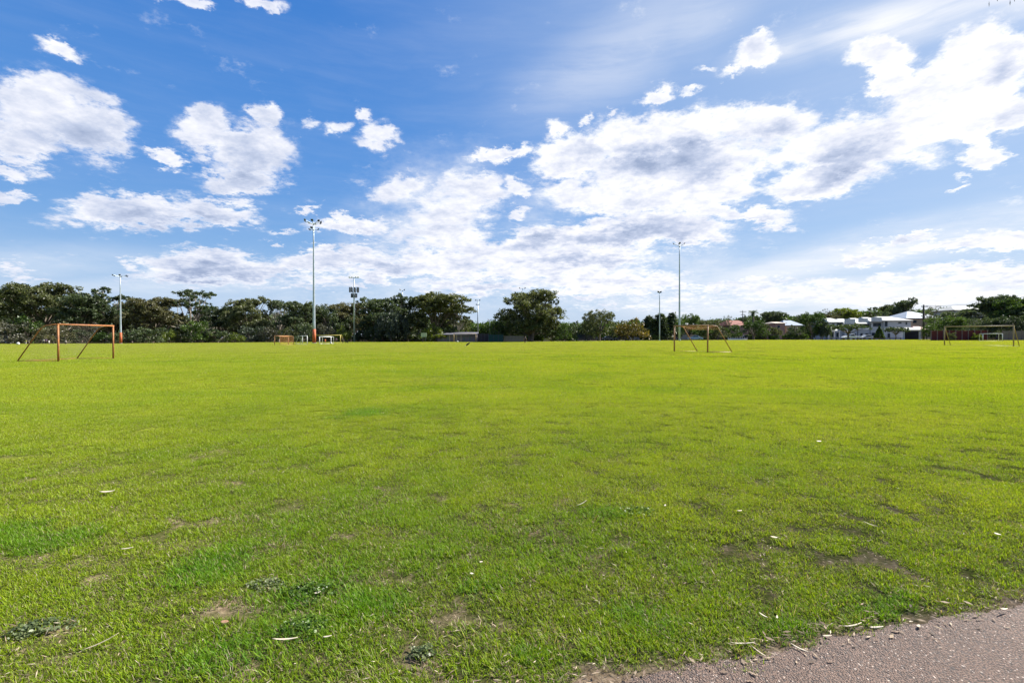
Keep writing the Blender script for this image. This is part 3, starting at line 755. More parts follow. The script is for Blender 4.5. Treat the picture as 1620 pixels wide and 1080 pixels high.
def get_proto(kind, v):
    k = (kind, v)
    if k not in TREES: TREES[k] = proto(kind, hash_(kind)+v*13)
    return TREES[k]
def hash_(s): return sum(ord(c)*(i+3) for i, c in enumerate(s))
CAT = {'gum': 'gum_tree', 'layered': 'gum_tree', 'open': 'gum_tree', 'round': 'broad_tree', 'bush': 'bush', 'weeping': 'weeping_tree', 'sheoak': 'sheoak_tree', 'umbrella': 'spreading_tree', 'bare': 'sparse_tree', 'cone': 'conical_shrub'}
def tree(kind, v, cx, top, hw, d, mat, label, group=None, rz=None, lift=0.0):
    me, tr, h0, w0 = get_proto(kind, v)
    p = at(cx, d, lift)
    h = zpx(cx, top, d) - p.z; w = hw/F*d
    t = thing(CAT[kind], label, 'bush' if kind in ('bush', 'cone') else 'tree', p, (rz if rz is not None else random.random()*6.28), group)
    t.scale = (w/w0, w/w0, h/h0)
    c = link('crown', me, t); c.material_slots[0].link = 'OBJECT'; c.material_slots[0].material = MATS['leaf_'+mat]
    link('trunk', tr, t)
    return t
G1 = 'gum trees along the left side of the field'; G2 = 'shrubs in front of the gum trees'; G3 = 'trees along the far side of the field'; G4 = 'trees around the houses on the right'
LT = [
 # left wood, back to front
 ('layered',0,-25,456,52,172,'dark','dark gum tree cut off by the left edge, behind the grey shrub',G1),
 ('gum',0,22,462,36,178,'dark','gum tree rising between the left edge and the tallest left gum',G1),
 ('gum',1,62,448,50,164,'olive','broad tall gum tree behind the left goal, tallest of the left wood',G1),
 ('open',0,104,468,32,176,'dark','thin gum tree with sky gaps right of the tallest left gum',G1),
 ('gum',2,136,468,36,162,'dark','dark gum tree behind the crossbar of the left goal',G1),
 ('layered',1,170,454,42,168,'dark','gum tree with flat layered top beside the leftmost floodlight mast',G1),
 ('gum',0,208,480,28,172,'dark','lower dark gum tree just right of the leftmost floodlight mast',G1),
 ('gum',1,240,471,38,158,'brown','rounded brownish gum tree between the leftmost mast and the open gum',G1),
 ('open',1,300,460,48,170,'dark','wide gum tree with open ragged crown and sky showing through',G1),
 ('layered',0,330,484,30,176,'green','low green gum crown under the right side of the ragged open gum',G1),
 ('gum',2,358,486,26,166,'dark','small dark gum tree in the dip between the two larger gums',G1),
 ('gum',0,396,471,38,160,'olive','domed gum tree left of the tall mast, highest of that group',G1),
 ('open',0,441,475,24,166,'dark','narrow gum tree with a knobbly top left of the tall mast',G1),
 ('gum',1,473,478,26,160,'dark','dark gum tree touching the tall floodlight mast on its left',G1),
 ('round',0,523,482,32,166,'dark','dense dark tree directly right of the tall floodlight mast',G1),
 ('gum',2,553,480,30,172,'brown','brownish tree with trailing foliage behind the phone tower',G1),
 ('layered',1,578,486,18,186,'green','pale green crown peeping out right of the phone tower',G1),
 ('gum',1,604,472,34,160,'dark','dark gum tree right of the phone tower, with two lower domes',G3),
 ('gum',0,645,468,34,166,'dark','tall gum tree behind the silvery drooping tree',G3),
 ('gum',2,692,465,48,156,'olive','very broad gum tree with rounded top over the small green sign',G3),
 ('layered',0,722,480,24,160,'olive','right arm of the broad gum, leaning over the low brick pavilion',G3),
 # lower storey, left
 ('bush',0,14,508,24,138,'grey','greyish pink shrub at the left edge of the field',G2),
 ('bush',1,45,500,22,142,'green','upright green bush between the greyish shrub and the brown one',G2),
 ('bush',2,84,510,26,140,'brown','wide olive brown shrub behind the left goal post',G2),
 ('bush',0,128,522,18,146,'dark','dark low shrub seen through the left goal net',G2),
 ('bush',1,165,526,18,146,'green','low green shrub at the foot of the leftmost mast',G2),
 ('bush',2,205,520,22,146,'dark','dark shrub right of the leftmost mast',G2),
 ('bush',0,238,518,22,148,'dark','shadowy shrub under the rounded brownish gum',G2),
 ('bush',1,268,522,11,142,'bright','small bright green bush, brightest on the left side',G2),
 ('bush',2,290,524,14,144,'olive','olive bush just right of the bright green bush',G2),
 ('bush',0,312,508,20,146,'green','bushy green tree under the ragged open gum',G2),
 ('bush',1,345,520,22,148,'dark','dark shrub in the dip between the gums',G2),
 ('bush',2,372,526,12,144,'bright','little yellow green bush in front of the domed gum',G2),
 ('bush',0,398,516,20,150,'blue','bluish shrub below the domed gum',G2),
 ('bush',1,428,518,18,150,'grey','grey green shrub behind the faded orange goal',G2),
 ('bush',2,455,514,18,150,'olive','olive shrub above the faded orange goal',G2),
 ('bush',0,484,512,16,150,'dark','dark shrub close left of the tall mast foot',G2),
 ('bush',1,515,513,17,154,'grey','grey shrub behind the white and yellow goals',G2),
 ('bush',2,541,516,13,150,'bright','neat dome shaped yellow bush left of the phone tower foot',G2),
 ('bush',0,574,515,14,158,'dark','dark shrub right of the phone tower foot',G2),
 ('weeping',0,619,494,25,150,'blue','silvery blue drooping tree in front of the dark gums',G3),
 ('bush',1,592,512,14,156,'dark','dark shrub left of the silvery drooping tree',G2),
 ('bush',0,650,514,10,172,'dark','dark shrub beside the white building glimpsed through the trees',G3),
 ('bush',2,687,511,17,150,'bright','bright yellow green bush beside the small green sign',G3),
 ('bush',1,710,512,22,158,'dark','dark bush behind the left end of the brick pavilion',G3),
 ('bush',0,730,508,18,168,'olive','olive bush over the pavilion roof',G3),
 ('round',1,742,514,18,230,'olive','far olive tree left of the slim pole with crosspieces',G3),
 ('round',0,765,512,18,240,'brown','far brownish tree right of the slim pole with crosspieces',G3),
 ('bush',2,786,500,16,152,'green','leafy green tree above the green shade cloth fence',G3),
 ('round',1,808,494,22,158,'dark','dark tree filling in left of the big round tree',G3),
 ('gum',1,841,460,42,150,'olive','big round topped tree standing alone in the middle of the far side',G3),
 ('round',0,838,496,40,152,'dark','dark skirt of lower tree under the big round topped tree',G3),
 ('open',1,876,473,13,156,'dark','wispy sparse tree at the right shoulder of the big round tree',G3),
 ('bush',1,872,502,16,152,'olive','olive shrub beneath the wispy sparse tree',G3),
 ('bush',0,893,512,15,150,'green','rounded green bush right of the wispy tree',G3),
 ('bush',2,912,508,16,158,'dark','dark bush in the gap before the round tree over the parked cars',G3),
 ('round',1,948,491,29,148,'olive','dome shaped tree over the dark parked cars',G3),
 ('bush',1,930,506,14,156,'dark','dark bush left of the dome shaped tree',G3),
 ('bush',0,978,508,14,156,'olive','olive bush between the dome tree and the yellowing tree',G3),
 ('bush',2,1002,503,24,150,'autumn','yellow and orange leaved tree left of the feathery pines',G3),
 ('sheoak',0,1026,500,12,156,'dark','feathery pine left of the shorter lamp pole',G3),
 ('sheoak',1,1046,497,13,156,'dark','feathery pine directly behind the shorter lamp pole',G3),
 ('sheoak',0,1063,496,12,158,'dark','feathery pine between the two right lamp poles',G3),
 ('round',0,1091,497,16,166,'green','round green tree just right of the tall right lamp pole',G4),
 ('round',1,1120,506,26,190,'olive','low olive tree over the right goal crossbar',G4),
 ('bush',1,1112,514,18,160,'green','green bush seen inside the right goal frame',G4),
 ('bush',2,1140,512,16,162,'olive','olive bush behind the strut of the right goal',G4),
 ('bare',0,1148,499,12,176,'grey','thin twiggy tree left of the red tiled roof',G4),
 ('round',0,1175,500,12,200,'dark','dark round crown behind the red tiled roof',G4),
 ('bush',0,1164,514,14,152,'green','green bush in front of the red tiled roof',G4),
 ('round',1,1192,507,22,146,'green','dense green tree in front of the short power pole',G4),
 ('bush',1,1220,514,15,148,'olive','yellowish bush right of the dense green tree',G4),
 ('gum',2,1222,493,20,190,'dark','tall dark tree beyond the pinkish house',G4),
 ('gum',0,1204,500,16,200,'green','green tree just right of the palm',G4),
 ('round',0,1262,498,18,200,'dark','dark far tree above the blue grey roof',G4),
 ('round',1,1285,494,22,142,'green','weepy dark green tree left of the white townhouses',G4),
 ('bush',2,1256,514,12,146,'dark','dark bush in front of the blue grey roof',G4),
 ('weeping',0,1301,508,11,140,'blue','small drooping tree touching the left townhouse',G4),
 ('bare',1,1312,489,16,172,'grey','sparse tree with bare twigs above the left townhouse roof',G4),
 ('gum',1,1338,488,22,180,'bright','yellow green tree behind the townhouse roofs',G4),
 ('open',0,1316,498,14,168,'brown','brownish tree close behind the left townhouse roof',G4),
 ('bush',0,1362,493,14,182,'brown','brownish shrub showing over the middle townhouse roofs',G4),
 ('layered',1,1392,486,20,178,'dark','dark tree behind the right townhouse roof',G4),
 ('gum',0,1432,474,26,182,'dark','tall dark tree between the townhouses and the cream house',G4),
 ('gum',2,1414,482,18,186,'olive','olive crown rising over the white roof ridge',G4),
 ('bare',0,1466,484,16,134,'grey','leafless branching tree beside the thick power pole',G4),
 ('umbrella',0,1343,512,29,132,'dark','wide flat topped tree in front of the townhouses',G4),
 ('umbrella',1,1417,517,17,132,'dark','small flat topped tree left of the carport',G4),
 ('cone',0,1391,516,7,138,'green','narrow conical shrub against the white townhouse wall',G4),
 ('round',0,1497,501,27,112,'green','dense green tree right of the thick power pole, over the maroon fence',G4),
 ('gum',1,1516,492,26,150,'dark','dark tree behind the maroon fence, left of the hillside house',G4),
 ('bush',1,1538,500,26,122,'grey','large grey green bush behind the maroon fence',G4),
 ('layered',0,1546,480,20,150,'dark','flat topped tree below the overhead wire',G4),
 ('gum',2,1577,468,25,124,'dark','tall tree behind the crossbar of the rightmost goal',G4),
 ('gum',0,1607,470,30,118,'green','tall dark green tree at the right edge of the field',G4),
 ('round',1,1598,500,26,108,'dark','dense dark tree behind the right post of the rightmost goal',G4),
 ('round',0,1560,503,24,112,'dark','dark low tree over the end of the maroon fence',G4),
 ('gum',1,1655,474,34,112,'dark','dark tree partly outside the right edge',G4),
 ('bush',2,1545,527,7,97,'bright','small yellowish bush against the maroon fence',G4),
 ('bush',0,1506,526,6,98,'olive','small bush at the left part of the maroon fence',G4),
]
for (kind, v, cx, top, hw, d, mat, label, grp) in LT:
    tree(kind, v, cx, top, hw, d, mat, label, grp)
rng = np.random.default_rng(77)

# far wood: masses of foliage no one could count, well behind the first trees
def far_wood(name, pxs, d0, d1, label, mat, per=9, seedv=0):
    r = random.Random(5+seedv); P = []
    for i in range(len(pxs)-1):
        (a, ta), (b, tb) = pxs[i], pxs[i+1]
        n = int(abs(b-a)*per)
        for k in range(n):
            t = r.random(); px = a+(b-a)*t; d = r.uniform(d0, d1)
            wv = 13.0; j = math.floor(px/wv); cj = (j+.5+.5*(math.sin(j*12.9)*43.7 % 1-.5))*wv; q_ = min(1, abs(px-cj)/(wv*.75))
            tp = ta+(tb-ta)*t - 3 + 7*(math.sin(j*78.2)*31.7 % 1) + 9*(1-math.sqrt(max(0, 1-q_*q_)))
            z1 = zpx(px, tp, d); z0 = float(gz((px-810)/F*d, d))
            q = r.random(); z = z0+(z1-z0)*q**.7
            P.append([(px-810)/F*d, d, z])
    P = np.array(P); P = np.repeat(P, 9, 0); P = P + rng.normal(size=P.shape)*[1.0, 1.0, .5]
    V, Fc = leaves(P, np.ones(len(P)), .55, elong=1.4)
    o = link(name, mkmesh(name, V, Fc, MATS['leaf_'+mat])); o['kind'] = 'stuff'; o['label'] = label; o['category'] = 'woodland'
far_wood('woodland', [(-150, 486), (120, 498), (250, 500), (420, 500), (600, 498), (700, 505)], 182, 200, 'dark understorey of the wood behind the left gum trees', 'dark', 14, 1)
far_wood('woodland', [(700, 508), (800, 510), (900, 512), (960, 509), (1080, 507), (1150, 505), (1260, 502), (1340, 496), (1420, 490), (1500, 490), (1560, 488), (1800, 484)], 215, 250, 'distant band of trees beyond the houses and the middle of the field', 'green', 26, 2)
far_wood('hedge_planting', [(600, 531), (640, 534), (700, 535)], 168, 171, 'low scrub along the far edge of the grass', 'dark', 8, 3)

# clipped and loose hedges along the far edge
def hedge(px0, px1, top, d, mat, label, seedv, thick=1.4):
    a, b = at(px0, d), at(px1, d); L = (b-a).length
    h = zpx((px0+px1)/2, top, d) - a.z
    r = np.random.default_rng(seedv); n = int(L*h*70+L*60)
    x = r.random(n)*L; z = (r.random(n)**.6)*h*(1+.18*(vnoise(x*.7, x*0+seedv)-.5)*2); y = (r.random(n)-.5)*thick*(1-.35*(z/h)**3)
    P = np.stack([x, y, z], 1); V, Fc = leaves(P, np.ones(n), .26)
    o = link('hedge', mkmesh('hedge', V, Fc, MATS['leaf_'+mat])); o.location = a; o.rotation_euler.z = math.atan2(b.y-a.y, b.x-a.x)
    return tag(o, label, 'hedge', 'hedges along the far road')
hedge(836, 860, 530.5, 155, 'green', 'clipped hedge right of the standing person in dark clothes', 11)
hedge(872, 884, 532, 154, 'dark', 'short dark hedge between two pale parked cars', 12)
hedge(884, 908, 530.5, 157, 'brown', 'brownish hedge left of the dark van', 13)
hedge(946, 976, 531, 156, 'green', 'hedge behind the parked cars under the dome tree', 14)
hedge(1014, 1042, 531, 153, 'green', 'long green hedge left of the shorter lamp pole', 15)
hedge(1044, 1066, 532, 153, 'olive', 'olive hedge between the two right lamp poles', 16)
hedge(1106, 1122, 533, 150, 'dark', 'dark hedge behind the near post of the right goal', 17)
hedge(1140, 1156, 531, 148, 'olive', 'olive hedge behind the strut of the right goal', 18)
hedge(1182, 1212, 530.5, 148, 'dark', 'dark hedge under the dense green tree', 19)
hedge(1216, 1232, 530, 146, 'green', 'bright topped hedge below the pinkish house', 20)
hedge(1238, 1278, 529.5, 145, 'green', 'longest clipped hedge, left of the weepy tree', 21)

# palm on the skyline
def palm_tree(px, top, hw, d, label):
    p = at(px, d); t = thing('palm_tree', label, 'palm', p); h = zpx(px, top, d)-p.z; w = hw/F*d
    r = random.Random(3); hh = h - w*.75
    MB().tube([(0, 0, 0), (.1, 0, hh*.5), (0, .1, hh)], [.34, .28, .26], 8).build('trunk', MATS['bark'], t, True)
    for i in range(40):
        a = r.uniform(0, 6.283); e = r.uniform(-.5, 1.35); b = MB(); pts = []
        for k in range(7):
            s = k/6; an = e - 1.5*s*s
            pts.append(Vector((math.cos(a)*w*s*math.cos(e*.55), math.sin(a)*w*s*math.cos(e*.55), hh + w*(math.sin(e)*s - .55*s*s))))
        for k in range(6):
            q = pts[k+1]-pts[k]; side = Vector((-math.sin(a), math.cos(a), 0))
            for sgn in (-1, 1):
                for m in range(2):
                    o = pts[k]+q*(m*.5); ti = o + side*sgn*w*.26*(1-.5*k/6) + q*.5 - Vector((0, 0, .12*w))
                    b.add([o, o+q*.35, ti], [(0, 1, 2)])
        b.build('frond', MATS['leaf_green'], t)
palm_tree(1191.5, 488, 8.5, 150, 'single palm with round fan crown on the skyline')

# ------------------------------------------------------------------ paints
ORANGE = pmat('orange_paint', (0.36, 0.14, 0.04), (0.20, 0.075, 0.028), 5, .6)
GALV = pmat('galvanised_steel', (0.42, 0.47, 0.52), (0.30, 0.35, 0.40), 1.5, .42, metal=.35)
DARKM = pmat('dark_fixture', (0.035, 0.045, 0.06), (0.02, 0.025, 0.03), 3, .5)
WHITE = pmat('white_paint', (0.62, 0.62, 0.60), (0.52, 0.52, 0.50), .8, .6)
YELLOW = pmat('yellow_paint', (0.62, 0.50, 0.12), (0.48, 0.38, 0.10), 4, .5)
FADED = pmat('faded_orange', (0.34, 0.17, 0.07), (0.26, 0.12, 0.05), 4, .6)
NETM = pmat('net_cord', (0.40, 0.34, 0.25), (0.28, 0.24, 0.18), 4, .8)
NETD = pmat('net_cord_orange', (0.55, 0.26, 0.08), (0.40, 0.18, 0.06), 4, .8)
TAN = pmat('tan_paint', (0.36, 0.25, 0.12), (0.27, 0.18, 0.08), 4, .5)

# ------------------------------------------------------------------ goals
def goal(name, label, A, B, back, hgt, mat, rad=.055, depth=2.6, topback=.85, curved=True, net=None, sag=.5, backbar=True, cord=.009, group='football goals on the field', top_only=None):
    """A, B: post feet; back: unit vector to the rear"""
    mid = (A+B)/2; t = thing(name, label, 'goal', mid, 0, group)
    w = (B-A); L = w.length; bv = Vector(back).normalized()
    def g(p): return Vector((p.x, p.y, float(gz(p.x, p.y))))
    a, b = A-mid, B-mid
    up = Vector((0, 0, hgt))
    for q in (a, b): MB().tube([q-Vector((0,0,.05)), q+up], rad, 10).build('post', mat, t, True)
    wv = w.normalized()
    MB().tube([a+up-wv*rad, b+up+wv*rad], rad, 10).build('crossbar', mat, t, True)
    prof = [(0, hgt), (topback*.5, hgt*.995), (topback, hgt*.97)]
    if curved: prof += [(topback+.28, hgt*.90), (topback+.5, hgt*.80)]
    prof += [(depth, 0.03)]
    for q in (a, b):
        MB().tube([q+bv*s+Vector((0, 0, z)) for s, z in prof], rad*.62, 8).build('back_stay', mat, t, True)
        MB().tube([q+bv*.05+Vector((0, 0, .03)), q+bv*depth+Vector((0, 0, .03))], rad*.55, 8).build('side_bar', mat, t, True)
    if backbar: MB().tube([a+bv*depth+Vector((0, 0, .03)), b+bv*depth+Vector((0, 0, .03))], rad*.55, 8).build('ground_bar', mat, t, True)
    if net:
        n = MB(); nx = max(8, int(L/.16)); 
        pl = []                       # polyline along the profile
        dense = []
        for i in range(len(prof)-1):
            (s0, z0), (s1, z1) = prof[i], prof[i+1]; k = max(1, int(math.hypot(s1-s0, z1-z0)/.16))
            for j in range(k): dense.append((s0+(s1-s0)*j/k, z0+(z1-z0)*j/k))
        dense.append(prof[-1])
        lim = len(dense) if top_only is None else int(len(dense)*top_only)
        dense = dense[:lim]
        def pt(u, v):
            s, z = dense[v]; sg = sag*math.sin(math.pi*u)*math.sin(math.pi*min(1, v/(len(dense)-1)))
            return a + w*u + bv*(s - sg*.3) + Vector((0, 0, max(.02, z - sg*(.6 if z > .4 else .1))))
        for v in range(0, len(dense)): n.tube([pt(i/10, v) for i in range(11)], cord, 3, False)
        for i in range(nx+1): n.tube([pt(i/nx, v) for v in range(len(dense))], cord, 3, False)
        n.build('net', net, t)
    return t
def foot(px, d): return at(px, d)
goal('football_goal', 'orange goal with sagging net and rear stays, leftmost on the field', foot(92, 31.8), foot(179, 35.9), (-1, .02, 0), 2.44, ORANGE, rad=.058, depth=2.75, net=NETM, sag=.75, cord=.0022)
goal('football_goal', 'side-on goal with slanting stays in front of the shorter lamp pole', foot(1119.6, 43.6), foot(1066.8, 46.2), (1, .0, 0), 2.44, FADED, rad=.066, depth=2.2, curved=False, net=NETD, sag=.35, cord=.006, top_only=.35)
goal('football_goal', 'wide tan goal in front of the maroon fence, rightmost on the field', foot(1494.3, 63), foot(1603.5, 57.2), (.9, .42, 0), 2.44, TAN, rad=.066, depth=1.5, topback=.1, curved=False, net=None)
goal('football_goal', 'small faded orange goal left of the white goal', foot(434.5, 88), foot(456, 91), (.9, .3, 0), 1.72, FADED, rad=.06, depth=.9, curved=False, net=NETD, sag=.3, cord=.007)
goal('football_goal', 'small white goal with sloping back, left of the tall mast', foot(486, 97), foot(478.5, 108), (-1, .1, 0), 1.75, WHITE, rad=.07, depth=1.6, curved=False, net=None)
goal('football_goal', 'small white goal right of the tall mast, children in front', foot(505.5, 103), foot(523.6, 106), (.3, .95, 0), 1.55, WHITE, rad=.085, depth=.9, curved=False)
goal('football_goal', 'wide yellow goal behind the white goal, right of the tall mast', foot(496, 128), foot(538.5, 128), (.1, 1, 0), 2.0, YELLOW, rad=.085, depth=1.2, curved=False)
goal('football_goal', 'goal with one orange post in front of the brick pavilion', foot(718, 140), foot(752.6, 140), (.05, 1, 0), 2.44, TAN, rad=.075, depth=1.2, curved=False)
goal('football_goal', 'small pale goal standing against the maroon fence', foot(1555, 90), foot(1586, 88), (.2, 1, 0), 1.35, WHITE, rad=.06, depth=.9, curved=False)

# ------------------------------------------------------------------ floodlight masts
def floodlight(parent, root, direction, reach, rise, size=.5):
    dv = Vector((direction[0], direction[1], 0)).normalized(); e = Vector(root) + dv*reach + Vector((0, 0, rise))
    arm = MB().tube([root, e], .05, 6).build('arm', GALV, parent)
    b = MB(); s = size; side = Vector((-dv.y, dv.x, 0)); f = (dv*.8-Vector((0, 0, .5))).normalized(); u = side.cross(f)
    V = []
    for k, (m, q) in enumerate(((.25, -.28), (.5, .12))):
        for (i, j) in ((-1, -1), (1, -1), (1, 1), (-1, 1)): V.append(e + f*q*s + side*i*m*s*1.15 + u*j*m*s)
    b.add(V, [(0, 3, 2, 1), (4, 5, 6, 7), (0, 1, 5, 4), (1, 2, 6, 5), (2, 3, 7, 6), (3, 0, 4, 7)])
    b.build('floodlight', DARKM, parent)
def mast(px, top, d, r0, r1, label, rings, padding=None, group='floodlight masts around the field'):
    p = at(px, d); h = zpx(px, top, d)-p.z; t = thing('floodlight_mast', label, 'floodlight mast', p, 0, group)
    MB().tube([(0, 0, 0), (0, 0, .12)], [r0*1.7, r0*1.7], 12).build('base_plate', GALV, t)
    MB().tube([(0, 0, .1)]+[(0, 0, h*k/6) for k in range(1, 7)], [r0+(r1-r0)*k/6 for k in range(7)], 12).build('pole', GALV, t, True)
    if padding: MB().tube([(0, 0, .13), (0, 0, padding)], [r0+.07, r0+.05], 14).build('padding', pmat('orange_pad', (0.42, 0.105, 0.03), (0.33, 0.07, 0.025), 2, .7), t, True)
    for (dz, n, reach, rise, size, ph) in rings:
        MB().tube([(0, 0, h-dz-.12), (0, 0, h-dz+.12)], [r1*1.8]*2, 10).build('bracket_ring', GALV, t)
        for k in range(n):
            a = ph + 6.283*k/n; floodlight(t, (math.cos(a)*r1, math.sin(a)*r1, h-dz), (math.cos(a), math.sin(a)), reach*(.75+.25*((k*7) % 3)/2), rise, size)
    return t
mast(497, 351, 116, .34, .12, 'tallest floodlight mast with orange padded foot and two rings of lights', [(.6, 8, 2.1, .6, .50, .2), (2.0, 3, 1.3, .3, .48, .6)], 3.4)
mast(191, 436, 139, .26, .10, 'leftmost floodlight mast, orange foot, among the gum trees', [(.3, 6, 2.0, .3, .42, .1)], 3.2)
mast(1075, 385, 138, .30, .12, 'tall bare floodlight mast with two lamps, behind the side-on goal', [(.9, 2, 1.7, .8, .45, -.2), (.3, 2, .6, .3, .4, 1.4)])
mast(1043.5, 462, 136, .17, .10, 'shorter lamp pole left of the tall bare mast', [(.1, 2, .4, .15, .55, .5)])
mast(637, 459, 230, .2, .12, 'distant lamp rising just above the gum tree crowns', [(.2, 2, 1.1, .4, .8, .5)])
mast(827, 456, 235, .2, .12, 'distant lamp pole poking out of the big round tree', [(.1, 2, 1.5, .2, .8, .2)])
mast(881, 472, 235, .2, .12, 'distant lamp behind the wispy sparse tree', [(.1, 2, 1.1, .3, .7, .4)])
mast(775, 506, 190, .14, .1, 'low distant lamp above the green shade cloth', [(.1, 2, .6, .2, .55, .4)])
# slim pole with crosspieces
p = at(756, 168); h = zpx(756, 474, 168)-p.z
t = thing('floodlight_mast', 'slim pole with two crosspieces behind the brick pavilion', 'floodlight mast', p, 0, 'floodlight masts around the field')
MB().tube([(0, 0, 0), (0, 0, h)], [.24, .13], 10).build('pole', GALV, t, True)
for dz, hw in ((.2, .95), (1.7, .6)):
    MB().box(-hw, hw, -.06, .06, h-dz-.07, h-dz+.07).build('crossarm', GALV, t)
    for s in (-1, 1): MB().box(s*hw*.75-.2, s*hw*.75+.2, -.35, -.07, h-dz-.2, h-dz+.2).build('floodlight', GALV, t)
# phone tower
p = at(560.5, 152); h = zpx(560.5, 438, 152)-p.z
t = thing('phone_tower', 'slim phone tower with a collar of dark panel antennas', 'phone tower', p)
MB().tube([(0, 0, 0), (0, 0, h*.7), (0, 0, h)], [.30, .22, .12], 12).build('pole', GALV, t, True)
MB().box(-1.6, 1.6, -.05, .05, h-.35, h-.2).build('crossarm', GALV, t)
for s in (-1.35, -.6, .6, 1.35): MB().box(s-.28, s+.28, -.28, -.04, h-.28, h-.02).build('floodlight', WHITE, t)
for zc, hh, rr, n in ((zpx(560, 458.5, 152)-p.z, .8, 1.35, 9), (zpx(560, 467.5, 152)-p.z, .65, .8, 6)):
    MB().tube([(math.cos(a*.5236)*rr*.8, math.sin(a*.5236)*rr*.8, zc) for a in range(13)], .05, 5, False).build('headframe', GALV, t)
    for k in range(n):
        a = 6.283*k/n+.2; c = (math.cos(a)*rr, math.sin(a)*rr)
        MB().tube([(c[0], c[1], zc-hh), (c[0], c[1], zc+hh)], .19, 4).build('antenna_panel', DARKM, t)
# tall utility pole with wire on the right
def power_pole(px, top, d, r, label, arms):
    p = at(px, d); h = zpx(px, top, d)-p.z; wood = pmat('pole_wood', (0.055, 0.045, 0.038), (0.03, 0.025, 0.02), 3, .9)
    t = thing('power_pole', label, 'power pole', p, R(8), 'power poles near the houses')
    MB().tube([(0, 0, 0), (0, 0, h)], [r, r*.75], 10).build('pole', wood, t, True)
    for dz, hw in arms:
        MB().box(-hw, hw, -r-.1, -r, h-dz-.07, h-dz+.07).build('crossarm', wood, t)
        for s in (-.9, -.5, .5, .9): MB().tube([(s*hw, -r-.05, h-dz+.07), (s*hw, -r-.05, h-dz+.28)], .06, 6).build('insulator', WHITE, t)
    return t, p, h
pp1 = power_pole(1461, 482, 124, .24, 'thick dark power pole in front of the cream house', [(.5, 1.0)])
pp2 = power_pole(1175, 491, 178, .16, 'thin power pole left of the skyline palm', [(.5, 1.3), (1.6, .9)])
e0 = W3(1461, 484, 124); e1 = W3(1700, 452, 95)
w_ = MB().tube([e0.lerp(e1, k/12)-Vector((0, 0, 1.2*math.sin(math.pi*k/12))) for k in range(13)], .03, 4).build('overhead_wire', DARKM)
tag(w_, 'thin wire sloping up to the right from the thick power pole', 'wire')

# ------------------------------------------------------------------ buildings
def pxbox(b, x0, x1, yt, yb, d, dep, inset=0):
    """box whose front face spans the given photo pixels at distance d"""
    X0, X1 = (x0-810)/F*d, (x1-810)/F*d; xm = (x0+x1)/2
    b.box(X0, X1, d+inset, d+dep, zpx(xm, yb, d), zpx(xm, yt, d)); return b
def hip(b, x0, x1, ye, yr, d, dep, over=.4, ridge=.5):
    X0, X1 = (x0-810)/F*d, (x1-810)/F*d; xm = (x0+x1)/2; ze, zr = zpx(xm, ye, d), zpx(xm, yr, d)
    y0, y1 = d-over, d+dep+over; X0 -= over; X1 += over; ym = (y0+y1)/2; k = (X1-X0)*(1-ridge)/2
    V = [(X0, y0, ze), (X1, y0, ze), (X1, y1, ze), (X0, y1, ze), (X0+k, ym, zr), (X1-k, ym, zr)]
    V += [(x, y, z-.15) for x, y, z in V[:4]]
    return b.add(V, [(0, 1, 5, 4), (1, 2, 5), (2, 3, 4, 5), (3, 0, 4), (0, 6, 7, 1), (1, 7, 8, 2), (2, 8, 9, 3), (3, 9, 6, 0), (6, 9, 8, 7)])
RENDER_W = pmat('white_render', (0.44, 0.46, 0.48), (0.36, 0.38, 0.41), .25, .85)
CREAM = pmat('cream_wall', (0.42, 0.34, 0.23), (0.36, 0.29, 0.20), .3, .85)
ROOFW = pmat('pale_metal_roof', (0.36, 0.37, 0.35), (0.29, 0.30, 0.29), .4, .7, spec=.2)
ROOFB = pmat('blue_grey_roof', (0.20, 0.25, 0.31), (0.16, 0.20, 0.26), .4, .7, spec=.2)
TILE = pmat('red_roof_tile', (0.24, 0.065, 0.038), (0.16, 0.045, 0.03), .6, .8)
PINK = pmat('pink_brick', (0.34, 0.21, 0.17), (0.26, 0.16, 0.13), 1.5, .9)
GREYB = pmat('grey_brick', (0.20, 0.165, 0.17), (0.14, 0.115, 0.125), 1.5, .9)
GLASS = pmat('window_glass', (0.03, 0.045, 0.06), (0.02, 0.03, 0.04), 1, .15, spec=.12)
FRAME = pmat('window_frame', (0.12, 0.13, 0.15), (0.1, 0.11, 0.13), 1, .5)
DARKIN = pmat('painted_shade', (0.02, 0.02, 0.022), (0.012, 0.012, 0.014), 1, .9)  # near-black that carries the shade of openings in its colour
def window(t, O, x0, x1, yt, yb, d):
    b = MB(); X0, X1 = (x0-810)/F*d-O.x, (x1-810)/F*d-O.x; xm = (x0+x1)/2; z0, z1 = zpx(xm, yb, d)-O.z, zpx(xm, yt, d)-O.z; y = d-O.y; f = .07
    b.box(X0, X1, y-.05, y+.05, z0, z0+f).box(X0, X1, y-.05, y+.05, z1-f, z1).box(X0, X0+f, y-.048, y+.05, z0+f, z1-f).box(X1-f, X1, y-.048, y+.05, z0+f, z1-f)
    if X1-X0 > 1.4: b.box((X0+X1)/2-.03, (X0+X1)/2+.03, y-.046, y+.05, z0+f, z1-f)
    w = b.build('window', FRAME, t); MB().box(X0+f, X1-f, y-.015, y+.04, z0+f, z1-f).build('pane', GLASS, w)
def part(t, O, name, mat, mb, smooth=False): return mb.build(name, mat, t, smooth, origin=O)
GH = 'white two storey townhouses'
